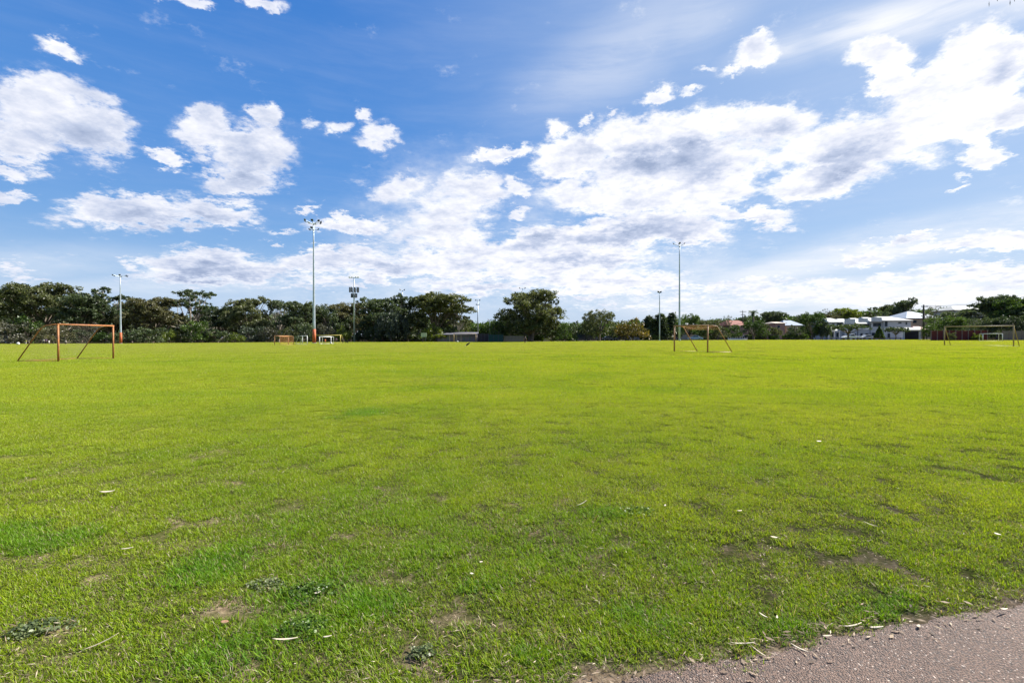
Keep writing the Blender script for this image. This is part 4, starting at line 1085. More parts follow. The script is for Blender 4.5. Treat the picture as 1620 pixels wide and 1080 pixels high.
def townhouse(x0, x1, eave, ridge, d, dep, label, wins, ground_wins, roofmode='hip', extra=None):
    O = at((x0+x1)/2, d); t = thing('townhouse', label, 'house', O, 0, GH)
    part(t, O, 'wall', RENDER_W, pxbox(MB(), x0, x1, eave, 537.5, d, dep))
    part(t, O, 'roof', ROOFW, hip(MB(), x0, x1, eave-.2, ridge, d, dep, .45, .45))
    part(t, O, 'gutter', FRAME, pxbox(MB(), x0-1.6, x1+1.6, eave, eave+.8, d-.62, .12))
    for w in wins: window(t, O, *w, d-.02)
    for w in ground_wins: window(t, O, *w, d-.02)
    return t, O
t, O = townhouse(1312, 1334, 509.5, 502, 150, 9, 'leftmost white townhouse with low verandah roof', [(1316, 1320, 512, 516), (1324, 1331, 511, 516)], [(1315, 1319, 526, 533), (1323, 1328, 526, 533)])
part(t, O, 'verandah_roof', ROOFW, hip(MB(), 1311, 1329, 523, 517, 146.5, 3.4, .3, .3))
for x in (1311.5, 1320, 1328): part(t, O, 'verandah_post', WHITE, pxbox(MB(), x-.5, x+.5, 523.4, 537.6, 146.4, .2))
t, O = townhouse(1336, 1356, 512, 503, 149, 10, 'second white townhouse from the left, behind the flat topped tree', [(1339, 1344, 513.5, 518), (1347, 1354, 513.5, 518)], [(1340, 1345, 527, 534), (1349, 1354, 527, 534)])
part(t, O, 'gable', RENDER_W, pxbox(MB(), 1337.5, 1353, 504.5, 512.5, 147.9, .5))
t, O = townhouse(1357.5, 1376, 512, 502, 149.4, 10, 'third white townhouse with dark balcony recess', [], [(1361, 1365, 527, 534), (1369, 1374, 527, 534)])
part(t, O, 'balcony', DARKIN, pxbox(MB(), 1358.5, 1375.5, 512.4, 518, 149.3, .3))  # dark sheet on the wall, painted shade of a balcony recess
part(t, O, 'balcony_rail', WHITE, pxbox(MB(), 1358.5, 1375.5, 518.2, 521, 148.2, .1))
part(t, O, 'gable', RENDER_W, pxbox(MB(), 1359.5, 1373, 503.5, 509.8, 148.2, .5))
t, O = townhouse(1378, 1398, 508.5, 500.5, 149, 11, 'fourth white townhouse with wide grey upper window', [(1381, 1393.5, 510.5, 516.5)], [(1379, 1384, 526, 534), (1387, 1391, 526, 534)])
part(t, O, 'gable', RENDER_W, pxbox(MB(), 1380, 1395, 502, 508.6, 147.9, .5))
t, O = townhouse(1399, 1441, 507, 499.3, 148, 12, 'largest white townhouse at the right end of the row', [(1399.5, 1404, 508.6, 516.5), (1421, 1426, 509.5, 511.8), (1432.5, 1435, 509.3, 513.6)], [(1404, 1408, 527, 534)])
part(t, O, 'pale_coping', WHITE, pxbox(MB(), 1399, 1420, 519, 519.8, 147.6, .36))
# carport
O = at(1442, 136); t = thing('carport', 'open carport with white sloping roof left of the thick power pole', 'carport', O)
part(t, O, 'roof', ROOFW, hip(MB(), 1426, 1457, 521.5, 517.5, 136, 6, .3, .7))
part(t, O, 'beam', WHITE, pxbox(MB(), 1427, 1457, 521.9, 523.8, 136, .3))
for x in (1430.5, 1455.5): part(t, O, 'post', WHITE, pxbox(MB(), x-.9, x+.9, 523.8, 537, 136, .3))
part(t, O, 'rear_wall', DARKIN, pxbox(MB(), 1431.6, 1454.4, 522, 537, 141.5, .3))  # shade inside the carport put into the wall colour
# cream house
O = at(1462, 160); t = thing('cream_house', 'cream two storey house with pale blue hip roof behind the power pole', 'house', O)
part(t, O, 'wall', CREAM, pxbox(MB(), 1438, 1486, 503.2, 538, 160, 12))
part(t, O, 'roof', ROOFB, hip(MB(), 1434, 1490, 503.2, 491, 160, 12, .5, .12))
part(t, O, 'porch_roof', pmat('pink_roof', (0.55, 0.36, 0.32), (0.5, 0.3, 0.27), 1, .8), hip(MB(), 1450, 1468, 521, 516, 152, 5, .3, .5))
window(t, O, 1444, 1450, 506.5, 511, 159.98); window(t, O, 1470, 1478, 506.5, 511.5, 159.98)
# hillside house at right
O = at(1533, 190); t = thing('hillside_house', 'pale house half hidden by trees on the rise at the right', 'house', O)
part(t, O, 'wall', pmat('pale_wall', (0.52, 0.52, 0.47), None, 1, .8), pxbox(MB(), 1512, 1554, 490, 538, 190, 10)); part(t, O, 'roof', ROOFW, hip(MB(), 1510, 1556, 490, 483, 190, 10, .5, .4))
window(t, O, 1518, 1524, 491.5, 495, 189.98); window(t, O, 1535, 1542, 491.5, 495.5, 189.98)
# red tiled house
O = at(1166, 176); t = thing('brick_house', 'house with red tiled roof left of the skyline palm', 'house', O)
part(t, O, 'wall', PINK, pxbox(MB(), 1153, 1184, 514.5, 537, 176, 10)); part(t, O, 'roof', TILE, hip(MB(), 1151, 1186, 514.5, 506, 176, 10, .5, .5))
O = at(1093, 172); t = thing('shed', 'small building with pale roof right of the tall bare mast', 'shed', O)
part(t, O, 'wall', CREAM, pxbox(MB(), 1087, 1101, 513.5, 537, 172, 6)); part(t, O, 'roof', ROOFW, hip(MB(), 1086, 1102, 513.5, 510.5, 172, 6, .4, .5))
O = at(1234, 168); t = thing('brick_house', 'pinkish brick house with parapet between trees', 'house', O)
part(t, O, 'wall', PINK, pxbox(MB(), 1227, 1242, 511, 537, 168, 8)); part(t, O, 'roof', pmat('cream_roof', (.5, .42, .33), None, 1, .8), hip(MB(), 1226, 1243, 511, 508.5, 168, 8, .3, .6)); window(t, O, 1230, 1234, 515, 520, 167.98)
O = at(1254, 172); t = thing('brick_house', 'house with blue grey roof left of the weepy dark tree', 'house', O)
part(t, O, 'wall', CREAM, pxbox(MB(), 1244, 1268, 514.5, 537, 172, 9)); part(t, O, 'roof', ROOFB, hip(MB(), 1242, 1270, 514.5, 506, 172, 9, .4, .4)); window(t, O, 1248, 1253, 518, 523, 171.98)
# white building glimpsed on the left
O = at(646, 186); t = thing('white_building', 'white building glimpsed between the gum trunks', 'building', O)
part(t, O, 'wall', WHITE, pxbox(MB(), 630, 664, 521, 540, 186, 8)); part(t, O, 'roof', ROOFW, hip(MB(), 629, 665, 521, 518.5, 186, 8, .3, .6))
for x in (633, 642, 651, 659): window(t, O, x, x+3, 528, 533, 185.98)
# low brick pavilion
O = at(724, 150); t = thing('brick_pavilion', 'long low grey brick pavilion with skillion roof behind a goal', 'pavilion', O)
part(t, O, 'wall', GREYB, pxbox(MB(), 692, 754, 529.5, 541.5, 150, 6))
b = MB(); X0, X1 = (690.5-810)/F*150, (755-810)/F*150; z0, z1 = zpx(723, 529.8, 150), zpx(723, 526, 150)
b.add([(X0, 149.2, z0), (X1, 149.2, z0), (X1, 156.5, z1), (X0, 156.5, z1), (X0, 149.2, z0+.2), (X1, 149.2, z0+.2), (X1, 156.5, z1+.2), (X0, 156.5, z1+.2)], [(0, 3, 2, 1), (4, 5, 6, 7), (0, 1, 5, 4), (1, 2, 6, 5), (2, 3, 7, 6), (3, 0, 4, 7)])
part(t, O, 'roof', pmat('grey_roof', (.13, .13, .16), (.10, .10, .12), .5, .8, spec=.1), b)
for x in (698, 707, 733, 742): part(t, O, 'door', pmat('grey_green_door', (.12, .15, .13), None, 1, .6), pxbox(MB(), x, x+2.6, 531.5, 540.5, 149.9, .2))
for x in (711, 722, 729): part(t, O, 'column', CREAM, pxbox(MB(), x, x+.8, 529.8, 541, 149.4, .16))
# sign
O = at(670.5, 138); t = thing('sign', 'small pale green sign board on two legs beneath the broad gum', 'sign', O)
part(t, O, 'board', pmat('pale_green_board', (.36, .42, .28), None, 3, .6), pxbox(MB(), 666, 675, 526.3, 532.8, 138, .1))
for x in (667.5, 673): part(t, O, 'leg', DARKM, pxbox(MB(), x, x+.5, 532.8, 541, 138.11, .1))

# ------------------------------------------------------------------ fences
def fence(name, label, px0, d0, px1, d1, top, n, pan, post, paneltop=.96, pw=.09, cat='fence'):
    a, b = at(px0, d0), at(px1, d1); h = zpx((px0+px1)/2, top, (d0+d1)/2) - (a.z+b.z)/2
    t = thing(name, label, cat, a, math.atan2(b.y-a.y, b.x-a.x)); L = (b-a).length; s = L/n
    me = MB().box(pw, s-pw, -.03, .03, .05, h*paneltop).build('panel', pan, t).data
    for k in range(1, n): link('panel', me, t, (k*s, 0, 0))
    mp = MB().box(-pw, pw, -pw, pw, 0, h).build('post', post, t).data
    for k in range(1, n+1): link('post', mp, t, (k*s, 0, 0))
    return t
MAROON = pmat('maroon_panel', (0.115, 0.030, 0.030), (0.075, 0.022, 0.024), .8, .9, spec=.1)
fence('panel_fence', 'maroon panel fence with paler posts behind the rightmost goal', 1473, 100, 1562, 97, 521.5, 9, MAROON, pmat('pale_post', (.17, .12, .115), None, 2, .8), .93, .07)
fence('panel_fence', 'grey panel fence continuing right under the dark trees', 1586, 97, 1690, 95, 522, 10, pmat('grey_panel', (.16, .13, .12), None, 1, .8), MATS['pale_post'], .93, .07)
fence('shade_cloth_fence', 'green shade cloth fence left of the big round tree', 773, 146, 796, 146, 529, 3, pmat('green_cloth', (.010, .055, .045), (.008, .04, .032), .6, .8), DARKM, .98, .08)
fence('cricket_net_cage', 'dark mesh cage between the pavilion and the green cloth', 755.5, 147, 772.5, 147, 527.5, 3, pmat('dark_mesh', (.035, .028, .032), None, .8, .9), DARKM, .99, .08)
fence('low_wall', 'pale low wall under the big round tree', 797, 152, 828, 152, 531, 6, pmat('pale_block', (.38, .33, .25), (.28, .24, .18), .8, .9), MATS['pale_block'], .99, .12, 'wall')
fence('picket_fence', 'low dark fence in front of the far right trees', 1152, 147, 1182, 147, 533, 8, WHITE, WHITE, .5, .05)
MATS['pale_post']
# post and rail fence along the far left edge
def rail_fence(label, px0, px1, d, n, h=.8):
    a, b = at(px0, d), at(px1, d); t = thing('rail_fence', label, 'fence', a, math.atan2(b.y-a.y, b.x-a.x), 'low rail fences at the edge of the grass'); L = (b-a).length
    wood = pmat('old_wood', (.16, .12, .10), (.09, .07, .06), 3, .9)
    mp = MB().box(-.07, .07, -.07, .07, 0, h).build('post', wood, t).data
    for k in range(1, n+1): link('post', mp, t, (k*L/n, 0, 0))
    mr = MB().box(.07, L/n-.07, -.03, .03, h-.2, h-.06).build('rail', wood, t).data
    for k in range(1, n): link('rail', mr, t, (k*L/n, 0, 0))
rail_fence('low rail fence behind the goals right of the tall mast', 505, 690, 159, 18)
rail_fence('low rail fence in the shade right of the leftmost mast', 200, 480, 153, 26)
rail_fence('low rail fence below the townhouses', 1290, 1425, 134.5, 16, .6)

# pale strips: footpath and road seen edge-on beyond the grass
def strip(name, px0, px1, d0, d1, mat, lift=.012):
    u = np.linspace((px0-810)/F, (px1-810)/F, 60); V = []
    for d in np.linspace(d0, d1, 4):
        x = u*d; z = gz(x, d)+lift; V.append(np.stack([x, np.full_like(x, d), z], -1))
    V = np.concatenate(V); n = 60; i = np.arange(3)[:, None]*n+np.arange(n-1)[None, :]
    o = link(name, mkmesh(name, V, np.stack([i, i+1, i+n+1, i+n], -1).reshape(-1, 4), mat)); o['kind'] = 'structure'
SAND = pmat('pale_concrete', (.46, .42, .36), (.36, .32, .27), .3, .9)
strip('footpath', -200, 150, 151.5, 153.5, SAND); strip('footpath', 590, 650, 168, 172, SAND)
strip('road', 830, 1150, 159, 164, pmat('road_asphalt', (.10, .095, .09), None, .3, .9)); strip('road', 1150, 1470, 142.5, 147.2, SAND)

# ------------------------------------------------------------------ parked cars
def paint(n, c): return pmat('car_paint_'+n, c, tuple(v*.92 for v in c), .3, .25, spec=.6)
TYRE = pmat('tyre', (.015, .015, .015), None, 5, .9); RIM = pmat('rim', (.35, .35, .36), None, 5, .4, metal=.6)
LAMPW = pmat('headlight_lens', (.6, .62, .62), None, 5, .1); LAMPR = pmat('tail_lens', (.30, .02, .02), None, 5, .2)
def car_proto(kind):
    t = thing('parked_car', 'x', 'car')
    L, Wd = 4.5, 1.78; hw = Wd/2
    if kind == 'sedan': prof = [(-2.25,.35),(-2.22,.72),(-1.6,.92),(-1.35,.96),(-.75,1.42),(.35,1.44),(1.05,1.0),(1.9,.86),(2.22,.66),(2.25,.35)]
    elif kind == 'suv': prof = [(-2.2,.45),(-2.25,1.0),(-2.1,1.1),(-1.85,1.68),(-.3,1.74),(.35,1.68),(1.0,1.12),(1.95,1.02),(2.2,.8),(2.25,.45)]
    elif kind == 'van': prof = [(-2.3,.4),(-2.35,1.9),(-2.2,2.0),(.9,2.0),(1.2,1.95),(1.85,1.2),(2.3,1.02),(2.4,.75),(2.4,.4)]
    else: prof = [(-2.5,.5),(-2.5,1.02),(-.75,1.02),(-.7,1.6),(-.55,1.68),(.35,1.66),(.95,1.12),(2.0,1.0),(2.35,.8),(2.4,.5)]
    V = []; n = len(prof)
    for s, k in ((-1, 1.0), (1, 1.0)):
        for x, z in prof:
            inset = .16*max(0, (z-.95)/.6); V.append((x, s*(hw-inset), z))
    Fc = [tuple(range(n))[::-1] if False else tuple(range(n)), tuple(range(n, 2*n))[::-1]] + [(i, i+n, (i+1) % n+n, (i+1) % n) for i in range(n)]
    body = MB().add(V, Fc).build('body', paint('white', (.75, .75, .76)), t)
    bv = body.modifiers.new('edge', 'BEVEL'); bv.width = .05; bv.segments = 2; bv.limit_method = 'ANGLE'
    # glass
    g = {'sedan': [(-1.2,.98),(-.72,1.36),(.32,1.38),(.9,1.0)], 'suv': [(-1.95,1.14),(-1.75,1.6),(.3,1.62),(.85,1.16)], 'van': [(.0,1.2),(.0,1.85),(1.1,1.85),(1.6,1.22)], 'ute': [(-.62,1.08),(-.55,1.58),(.3,1.58),(.8,1.14)]}[kind]
    for s in (-1, 1):
        vv = []
        for x, z in g: vv.append((x, s*(hw-.16*max(0, (z-.95)/.6)+.012), z))
        MB().add(vv+[(x, y-s*.03, z) for x, y, z in vv], [(0, 1, 2, 3), (7, 6, 5, 4), (0, 4, 5, 1), (1, 5, 6, 2), (2, 6, 7, 3), (3, 7, 4, 0)]).build('side_window', GLASS, t)
    for s in (-1, 1):
        for x in (-1.4, 1.4):
            w = MB().tube([(x, s*(hw-.16), .33), (x, s*(hw+.02), .33)], .33, 14).build('wheel', TYRE, t); MB().tube([(x, s*(hw+.0), .33), (x, s*(hw+.035), .33)], .19, 10).build('rim', RIM, w)
        MB().box(2.16, 2.29, s*hw*.72-.16, s*hw*.72+.16, .62, .76).build('headlight', LAMPW, t)
        MB().box(-2.36, -2.2, s*hw*.78-.1, s*hw*.78+.1, .72, .9).build('tail_light', LAMPR, t)
    ws = {'sedan': ((1.0,1.04),(.42,1.42)), 'suv': ((.98,1.16),(.42,1.64)), 'van': ((1.84,1.26),(1.28,1.9)), 'ute': ((.93,1.16),(.42,1.62))}[kind]
    (xa, za), (xb, zb) = ws
    MB().add([(xa+.02, -hw*.82, za), (xa+.02, hw*.82, za), (xb+.02, hw*.72, zb), (xb+.02, -hw*.72, zb), (xa-.03, -hw*.82, za), (xa-.03, hw*.82, za), (xb-.03, hw*.72, zb), (xb-.03, -hw*.72, zb)],
             [(0, 1, 2, 3), (7, 6, 5, 4), (0, 4, 5, 1), (1, 5, 6, 2), (2, 6, 7, 3), (3, 7, 4, 0)]).build('windscreen', GLASS, t)
    return t
CARS = {}
def car(kind, px, d, rz, col, rgb, label):
    if kind not in CARS: CARS[kind] = o = car_proto(kind)
    else: o = copy_tree(CARS[kind])
    o.location = at(px, d, .02); o.rotation_euler.z = R(rz); o['label'] = label; o['category'] = {'van': 'van', 'ute': 'ute'}.get(kind, 'car'); o['group'] = 'vehicles parked along the far road'
    m = paint(col, rgb)
    for ch in o.children:
        if ch.name.startswith('body'): ch.material_slots[0].link = 'OBJECT'; ch.material_slots[0].material = m
car('sedan', 850, 158, 5, 'dark_green', (.05, .08, .07), 'dark green car beside the clipped hedge, leftmost of the parked cars')
car('sedan', 865, 157, 0, 'silver', (.50, .52, .52), 'silver car between two short hedges')
car('suv', 906, 161, 175, 'grey', (.35, .36, .36), 'grey car mostly hidden left of the dark van')
car('van', 920, 155, 182, 'charcoal', (.035, .035, .045), 'dark van beneath the dome shaped tree')
car('suv', 940, 156, 0, 'black', (.02, .02, .025), 'black car right of the dark van')
car('sedan', 962, 154, 3, 'navy', (.03, .04, .06), 'navy car in the shade under the dome tree')
car('suv', 984, 153, 180, 'black2', (.03, .03, .035), 'black four wheel drive right of the navy car')
car('sedan', 1000, 156, 0, 'pale', (.55, .57, .60), 'pale silver car under the yellow leaved tree')
car('sedan', 1100, 148, 160, 'blue', (.20, .30, .45), 'light blue car seen through the side-on goal')
car('suv', 1062, 165, 0, 'dark_red', (.08, .03, .03), 'dark red car behind the olive hedge')
car('ute', 1346, 140, 180, 'white', (.75, .75, .76), 'white ute parked under the wide flat topped tree')
car('sedan', 1180, 150, 0, 'dark_grey', (.08, .08, .09), 'dark grey car behind the low white pickets')
car('sedan', 1372, 144, 0, 'silver', (.50, .52, .52), 'silver car to the right of the white ute')
car('sedan', 5, 156, 10, 'dark_grey', (.08, .08, .09), 'dark car under the greyish shrub at the left edge')

# ------------------------------------------------------------------ people
def skin(name, nodes, edges, mat, parent, sub=1):
    me = bpy.data.meshes.new(name); me.from_pydata([n[0] for n in nodes], edges, []); me.materials.append(mat)
    o = link(name, me); o.modifiers.new('s', 'SKIN'); 
    for i, n in enumerate(nodes):
        r = n[1] if isinstance(n[1], tuple) else (n[1], n[1]); me.skin_vertices[0].data[i].radius = r
    me.skin_vertices[0].data[0].use_root = True
    ss = o.modifiers.new('u', 'SUBSURF'); ss.levels = sub; ss.render_levels = sub
    dg = bpy.context.evaluated_depsgraph_get(); dg.update()
    m2 = bpy.data.meshes.new_from_object(o.evaluated_get(dg)); o.modifiers.clear(); o.data = m2
    m2.polygons.foreach_set('use_smooth', [True]*len(m2.polygons)); m2.materials.clear(); m2.materials.append(mat)
    o.parent = parent; bpy.data.meshes.remove(me); return o
SKIN = pmat('skin', (.42, .25, .17), (.38, .22, .15), 5, .6); HAIR = pmat('hair', (.03, .02, .015), None, 8, .8)
def cloth(n, c): return pmat('cloth_'+n, c, tuple(v*.8 for v in c), 4, .9)
def person_proto(pose):
    t = thing('person', 'x', 'person')
    if pose == 'stand': hipL, kneeL, ftL = (-.10, 0, .90), (-.12, .02, .48), (-.13, 0, .05); hipR, kneeR, ftR = (.10, 0, .90), (.12, .03, .48), (.14, 0, .05); eL, hL = (-.30, .02, 1.12), (-.30, -.08, .86); eR, hR = (.30, .02, 1.12), (.29, -.10, .86)
    else: hipL, kneeL, ftL = (-.09, 0, .90), (-.13, -.28, .58), (-.14, -.20, .16); hipR, kneeR, ftR = (.09, 0, .90), (.12, .14, .50), (.13, .42, .22); eL, hL = (-.32, .16, 1.14), (-.24, -.06, 1.06); eR, hR = (.32, -.12, 1.14), (.20, -.34, 1.20)
    pel, che, neck, head, top = (0, 0, .95), (0, .01, 1.32), (0, 0, 1.48), (0, -.02, 1.60), (0, -.02, 1.74)
    shL, shR = (-.19, 0, 1.42), (.19, 0, 1.42)
    def fw(p, dx=0): return (p[0]+dx, p[1]-.14, p[2]-.02)
    N = [(pel, (.13, .10)), (che, (.15, .10)), (neck, .055), (head, (.085, .10)), (top, .05), (shL, .06), (eL, .045), (hL, .032), (shR, .06), (eR, .045), (hR, .032),
         (hipL, .085), (kneeL, .06), (ftL, .042), (fw(ftL), .035), (hipR, .085), (kneeR, .06), (ftR, .042), (fw(ftR), .035)]
    N += [((hL[0]+.01, hL[1]-.05, hL[2]-.09), .022), ((hR[0]-.01, hR[1]-.05, hR[2]-.09), .022), ((0, -.125, 1.60), .018)]
    E = [(0, 1), (1, 2), (2, 3), (3, 4), (1, 5), (5, 6), (6, 7), (1, 8), (8, 9), (9, 10), (0, 11), (11, 12), (12, 13), (13, 14), (0, 15), (15, 16), (16, 17), (17, 18), (7, 19), (10, 20), (3, 21)]
    skin('body', N, E, SKIN, t)
    m = lambda a, b, k: tuple(a[i]+(b[i]-a[i])*k for i in range(3))
    skin('shirt', [((0, 0, .93), (.15, .12)), (che, (.17, .125)), ((0, 0, 1.44), (.09, .08)), (shL, .08), (m(shL, eL, .8), .065), (shR, .08), (m(shR, eR, .8), .065)], [(0, 1), (1, 2), (1, 3), (3, 4), (1, 5), (5, 6)], cloth('white', (.7, .7, .68)), t)
    skin('trousers', [((0, 0, .97), (.145, .115)), (hipL, .10), (m(hipL, kneeL, .85), .085), (m(kneeL, ftL, .75), .06), (hipR, .10), (m(hipR, kneeR, .85), .085), (m(kneeR, ftR, .75), .06)], [(0, 1), (1, 2), (2, 3), (0, 4), (4, 5), (5, 6)], cloth('black', (.02, .02, .025)), t)
    MB().ball((0, .005, 1.675), (.095, .115, .09), 10, 6).build('hair', HAIR, t, True)
    for f in (ftL, ftR): MB().ball((f[0], f[1]-.06, max(.04, f[2]-.02)), (.05, .14, .045), 8, 5).build('shoe', TYRE, t, True)
    return t
PEO = {}
def person(pose, px, d, hgt, rz, sh, shc, tr, trc, label, lift=0):
    if pose not in PEO: PEO[pose] = o = person_proto(pose)
    else: o = copy_tree(PEO[pose])
    o.location = at(px, d, lift); o.rotation_euler.z = R(rz); s = hgt/1.76; o.scale = (s, s, s); o['label'] = label; o['group'] = 'people on the playing field'
    for ch in o.children:
        if ch.name.startswith(('shirt', 'trousers')):
            c = cloth(sh, shc) if ch.name.startswith('shirt') else cloth(tr, trc)
            ch.material_slots[0].link = 'OBJECT'; ch.material_slots[0].material = c
person('stand', 831, 106, 1.62, 170, 'navy', (.02, .03, .07), 'black', (.02, .02, .025), 'person in dark clothes standing alone before the big round tree')
person('run', 514.5, 110, 1.12, 60, 'orange', (.60, .16, .02), 'orange2', (.45, .12, .03), 'child in an orange top in front of the small white goal')
person('run', 523.8, 108, 1.45, -60, 'black', (.02, .02, .025), 'dark', (.03, .03, .04), 'person in black moving at the white goal post')
person('stand', 542.2, 110, 1.30, 0, 'dark_green', (.02, .05, .045), 'black', (.02, .02, .025), 'child in dark green clothes right of the yellow goal post')
person('stand', 532, 131, 1.35, 0, 'purple', (.16, .10, .28), 'dark', (.03, .03, .04), 'person in purple behind the yellow goal')
person('stand', 1064, 128, 1.72, 20, 'pale', (.55, .50, .45), 'dark', (.03, .03, .04), 'person in a pale top behind the side-on goal post')
person('stand', 104, 122, 1.15, 0, 'white', (.75, .75, .72), 'black', (.02, .02, .025), 'child in a white shirt framed by the left goal')
person('stand', 69, 136, 1.5, 0, 'white', (.75, .75, .72), 'dark', (.03, .03, .04), 'person in white by the brown shrub, left of the left goal')
person('stand', 72.5, 138, 1.55, 30, 'purple', (.16, .10, .28), 'dark', (.03, .03, .04), 'person in purple beneath the brown shrub')
person('run', 77.5, 126, 1.1, 90, 'white', (.75, .75, .72), 'pale', (.5, .5, .45), 'child in all white running near the left goal post')
person('stand', 41, 128, 1.2, 0, 'lime', (.45, .55, .05), 'pale', (.5, .5, .45), 'child in a lime vest at the far left')
person('stand', 130, 140, 1.0, 0, 'pinkish', (.55, .40, .36), 'dark', (.03, .03, .04), 'small person seen through the middle of the left goal')
# dog and balls
def ball(px, d, r, label, mat=WHITE):
    p = at(px, d, r); b = MB().ball((0, 0, 0), r, 14, 9).build('ball', mat, None, True, loc=p); tag(b, label, 'ball')
ball(28.5, 118, .32, 'pale round ball on the grass at the far left')
ball(523.6, 104.5, .2, 'white ball at the feet of the person in black')
ball(724, 136, .22, 'white ball beside the orange goal post before the pavilion')
p = at(548.6, 112); t = thing('dog', 'small dark dog on the grass right of the children', 'dog', p)
skin('body', [((0, 0, .34), (.10, .11)), ((.22, 0, .36), (.09, .11)), ((.34, 0, .46), .06), ((.42, 0, .52), .065), ((.52, 0, .49), .035), ((-.22, 0, .35), (.085, .09)), ((-.40, 0, .48), .02), ((.22, .08, .18), .035), ((.22, .09, .02), .025), ((.22, -.08, .18), .035), ((.22, -.09, .02), .025), ((-.22, .08, .2), .045), ((-.27, .09, .1), .025), ((-.23, .09, .02), .025), ((-.22, -.08, .2), .045), ((-.27, -.09, .1), .025), ((-.23, -.09, .02), .025)],
     [(0, 1), (1, 2), (2, 3), (3, 4), (0, 5), (5, 6), (1, 7), (7, 8), (1, 9), (9, 10), (5, 11), (11, 12), (12, 13), (5, 14), (14, 15), (15, 16)], pmat('black_fur', (.02, .018, .016), None, 6, .9), t)
for s in (-1, 1): MB().add([(.40, s*.03, .57), (.44, s*.06, .56), (.41, s*.06, .64)], [(0, 1, 2)]).build('ear', MATS['black_fur'], t)
# bird flying low over the grass
p = W3(740, 544.5, 36); t = thing('bird', 'black and white bird flying low over the grass before the pavilion', 'bird', p, R(10)); t.rotation_euler = (0, R(-35), R(8))
BF = pmat('black_feather', (.012, .012, .014), None, 8, .6)
MB().tube([(-.17, 0, 0), (-.10, 0, 0), (0, 0, 0), (.10, 0, .01), (.15, 0, .015), (.19, 0, .012), (.23, 0, .005)], [.012, .04, .055, .045, .035, .03, .004], 10).build('body', BF, t, True)
for s in (-1, 1):
    MB().add([(.09, s*.03, .02), (-.07, s*.03, .02), (-.12, s*.20, .05), (.03, s*.24, .07), (-.10, s*.34, .03), (.09, s*.03, .005), (-.07, s*.03, .005), (-.12, s*.20, .04), (.03, s*.24, .06)],
             [(0, 1, 2, 3), (3, 2, 4), (8, 7, 6, 5), (8, 4, 7)]).build('wing', BF, t)
MB().add([(-.14, .02, 0), (-.14, -.02, 0), (-.30, -.06, 0), (-.30, .06, 0), (-.14, 0, .02), (-.14, 0, -.012)], [(0, 1, 2, 3), (0, 3, 4), (1, 4, 2), (0, 5, 3), (1, 2, 5)]).build('tail', WHITE, t)

# ------------------------------------------------------------------ things lying in the grass and on the path
def leaf_thing(name, label, cat, px, py, L, Wd, rz, mat, z=.03, curl=.06, group=None):
    x, y = gd(px, py); b = MB(); V = []; n = 7; L *= .72; Wd *= .8
    for i in range(n):
        s = i/(n-1); w = Wd*.5*math.sin(math.pi*(.06+.9*s))**.8; cx = (s-.5)*L; zz = curl*L*(2*s-1)**2
        V += [(cx, -w, zz+.1*Wd), (cx, 0, zz), (cx, w, zz+.1*Wd)]
    Fc = []
    for i in range(n-1):
        for j in range(2): Fc.append((i*3+j, (i+1)*3+j, (i+1)*3+j+1, i*3+j+1))
    b.add(V, Fc); o = b.build(name, mat, None, True, loc=(x, y, z)); o.rotation_euler = (R(random.uniform(-12, 12)), R(random.uniform(-12, 12)), R(rz))
    sm = o.modifiers.new('thick', 'SOLIDIFY'); sm.thickness = .0012
    return tag(o, label, cat, group)
DRY = pmat('dry_leaf', (.42, .36, .27), (.28, .22, .15), 20, .8); PALE = pmat('bleached_leaf', (.46, .41, .32), (.34, .29, .21), 20, .7); BRN = pmat('brown_leaf', (.25, .13, .08), (.15, .09, .06), 20, .8)
LV = [(167,784,.16,.05,20,PALE,'white scrap on the grass, largest pale thing on the left'),(198,876,.10,.015,30,PALE,'pale leaf below the white scrap on the left lawn'),(920,803,.17,.014,35,PALE,'bleached stick shaped leaf in the middle of the lawn'),
 (1296,702,.09,.05,0,PALE,'tiny pale leaf on the right far lawn'),(1052,806,.05,.02,60,PALE,'small pale leaf right of the bleached stick'),(1378,837,.13,.012,-50,PALE,'thin pale leaf lying aslant on the right lawn'),
 (1580,853,.08,.03,80,PALE,'pale curled leaf on the lawn at the right edge'),(1170,815,.08,.03,25,DRY,'dry leaf at the upper bare patch on the right'),(1225,858,.07,.03,0,DRY,'dry leaf beside the lower bare patch on the right'),
 (1266,1034,.12,.009,-60,PALE,'straw coloured needle on the path at the edge of the grass'),(1455,998,.05,.02,40,DRY,'tan bark chip on the path beside the turf'),(1350,997,.16,.012,12,PALE,'long bleached leaf along the path edge'),
 (1388,1000,.09,.016,-12,PALE,'short bleached leaf right of the long one on the path edge'),(1310,1014,.06,.02,-8,DRY,'dry leaf chip on the path under the turf edge'),(1175,1026,.16,.010,-10,PALE,'thin dry stem on the path edge, left of the needle'),
 (1202,1040,.12,.009,-70,DRY,'bent dry stem pointing down onto the path'),(1230,988,.05,.012,60,PALE,'small pale leaf standing in the turf above the path'),(1208,985,.06,.010,-50,PALE,'narrow pale leaf in the turf left of the small one'),
 (448,1024,.16,.012,15,PALE,'curved pale stem in the lower left lawn'),(155,1030,.20,.010,40,DRY,'long dry stalk in the bottom left corner lawn'),(352,996,.05,.03,20,BRN,'red brown leaf below the left bare patch'),(515,1020,.06,.02,0,PALE,'pale chip right of the curved stem'),
 (760,898,.03,.02,0,PALE,'white speck of a leaf in the centre lawn'),(745,917,.03,.02,0,PALE,'white crumb left of the centre of the lawn'),(500,948,.05,.02,30,PALE,'pale leaf resting on the dark weed clump'),(1590,975,.10,.012,20,PALE,'bleached leaf at the path edge by the right border')]
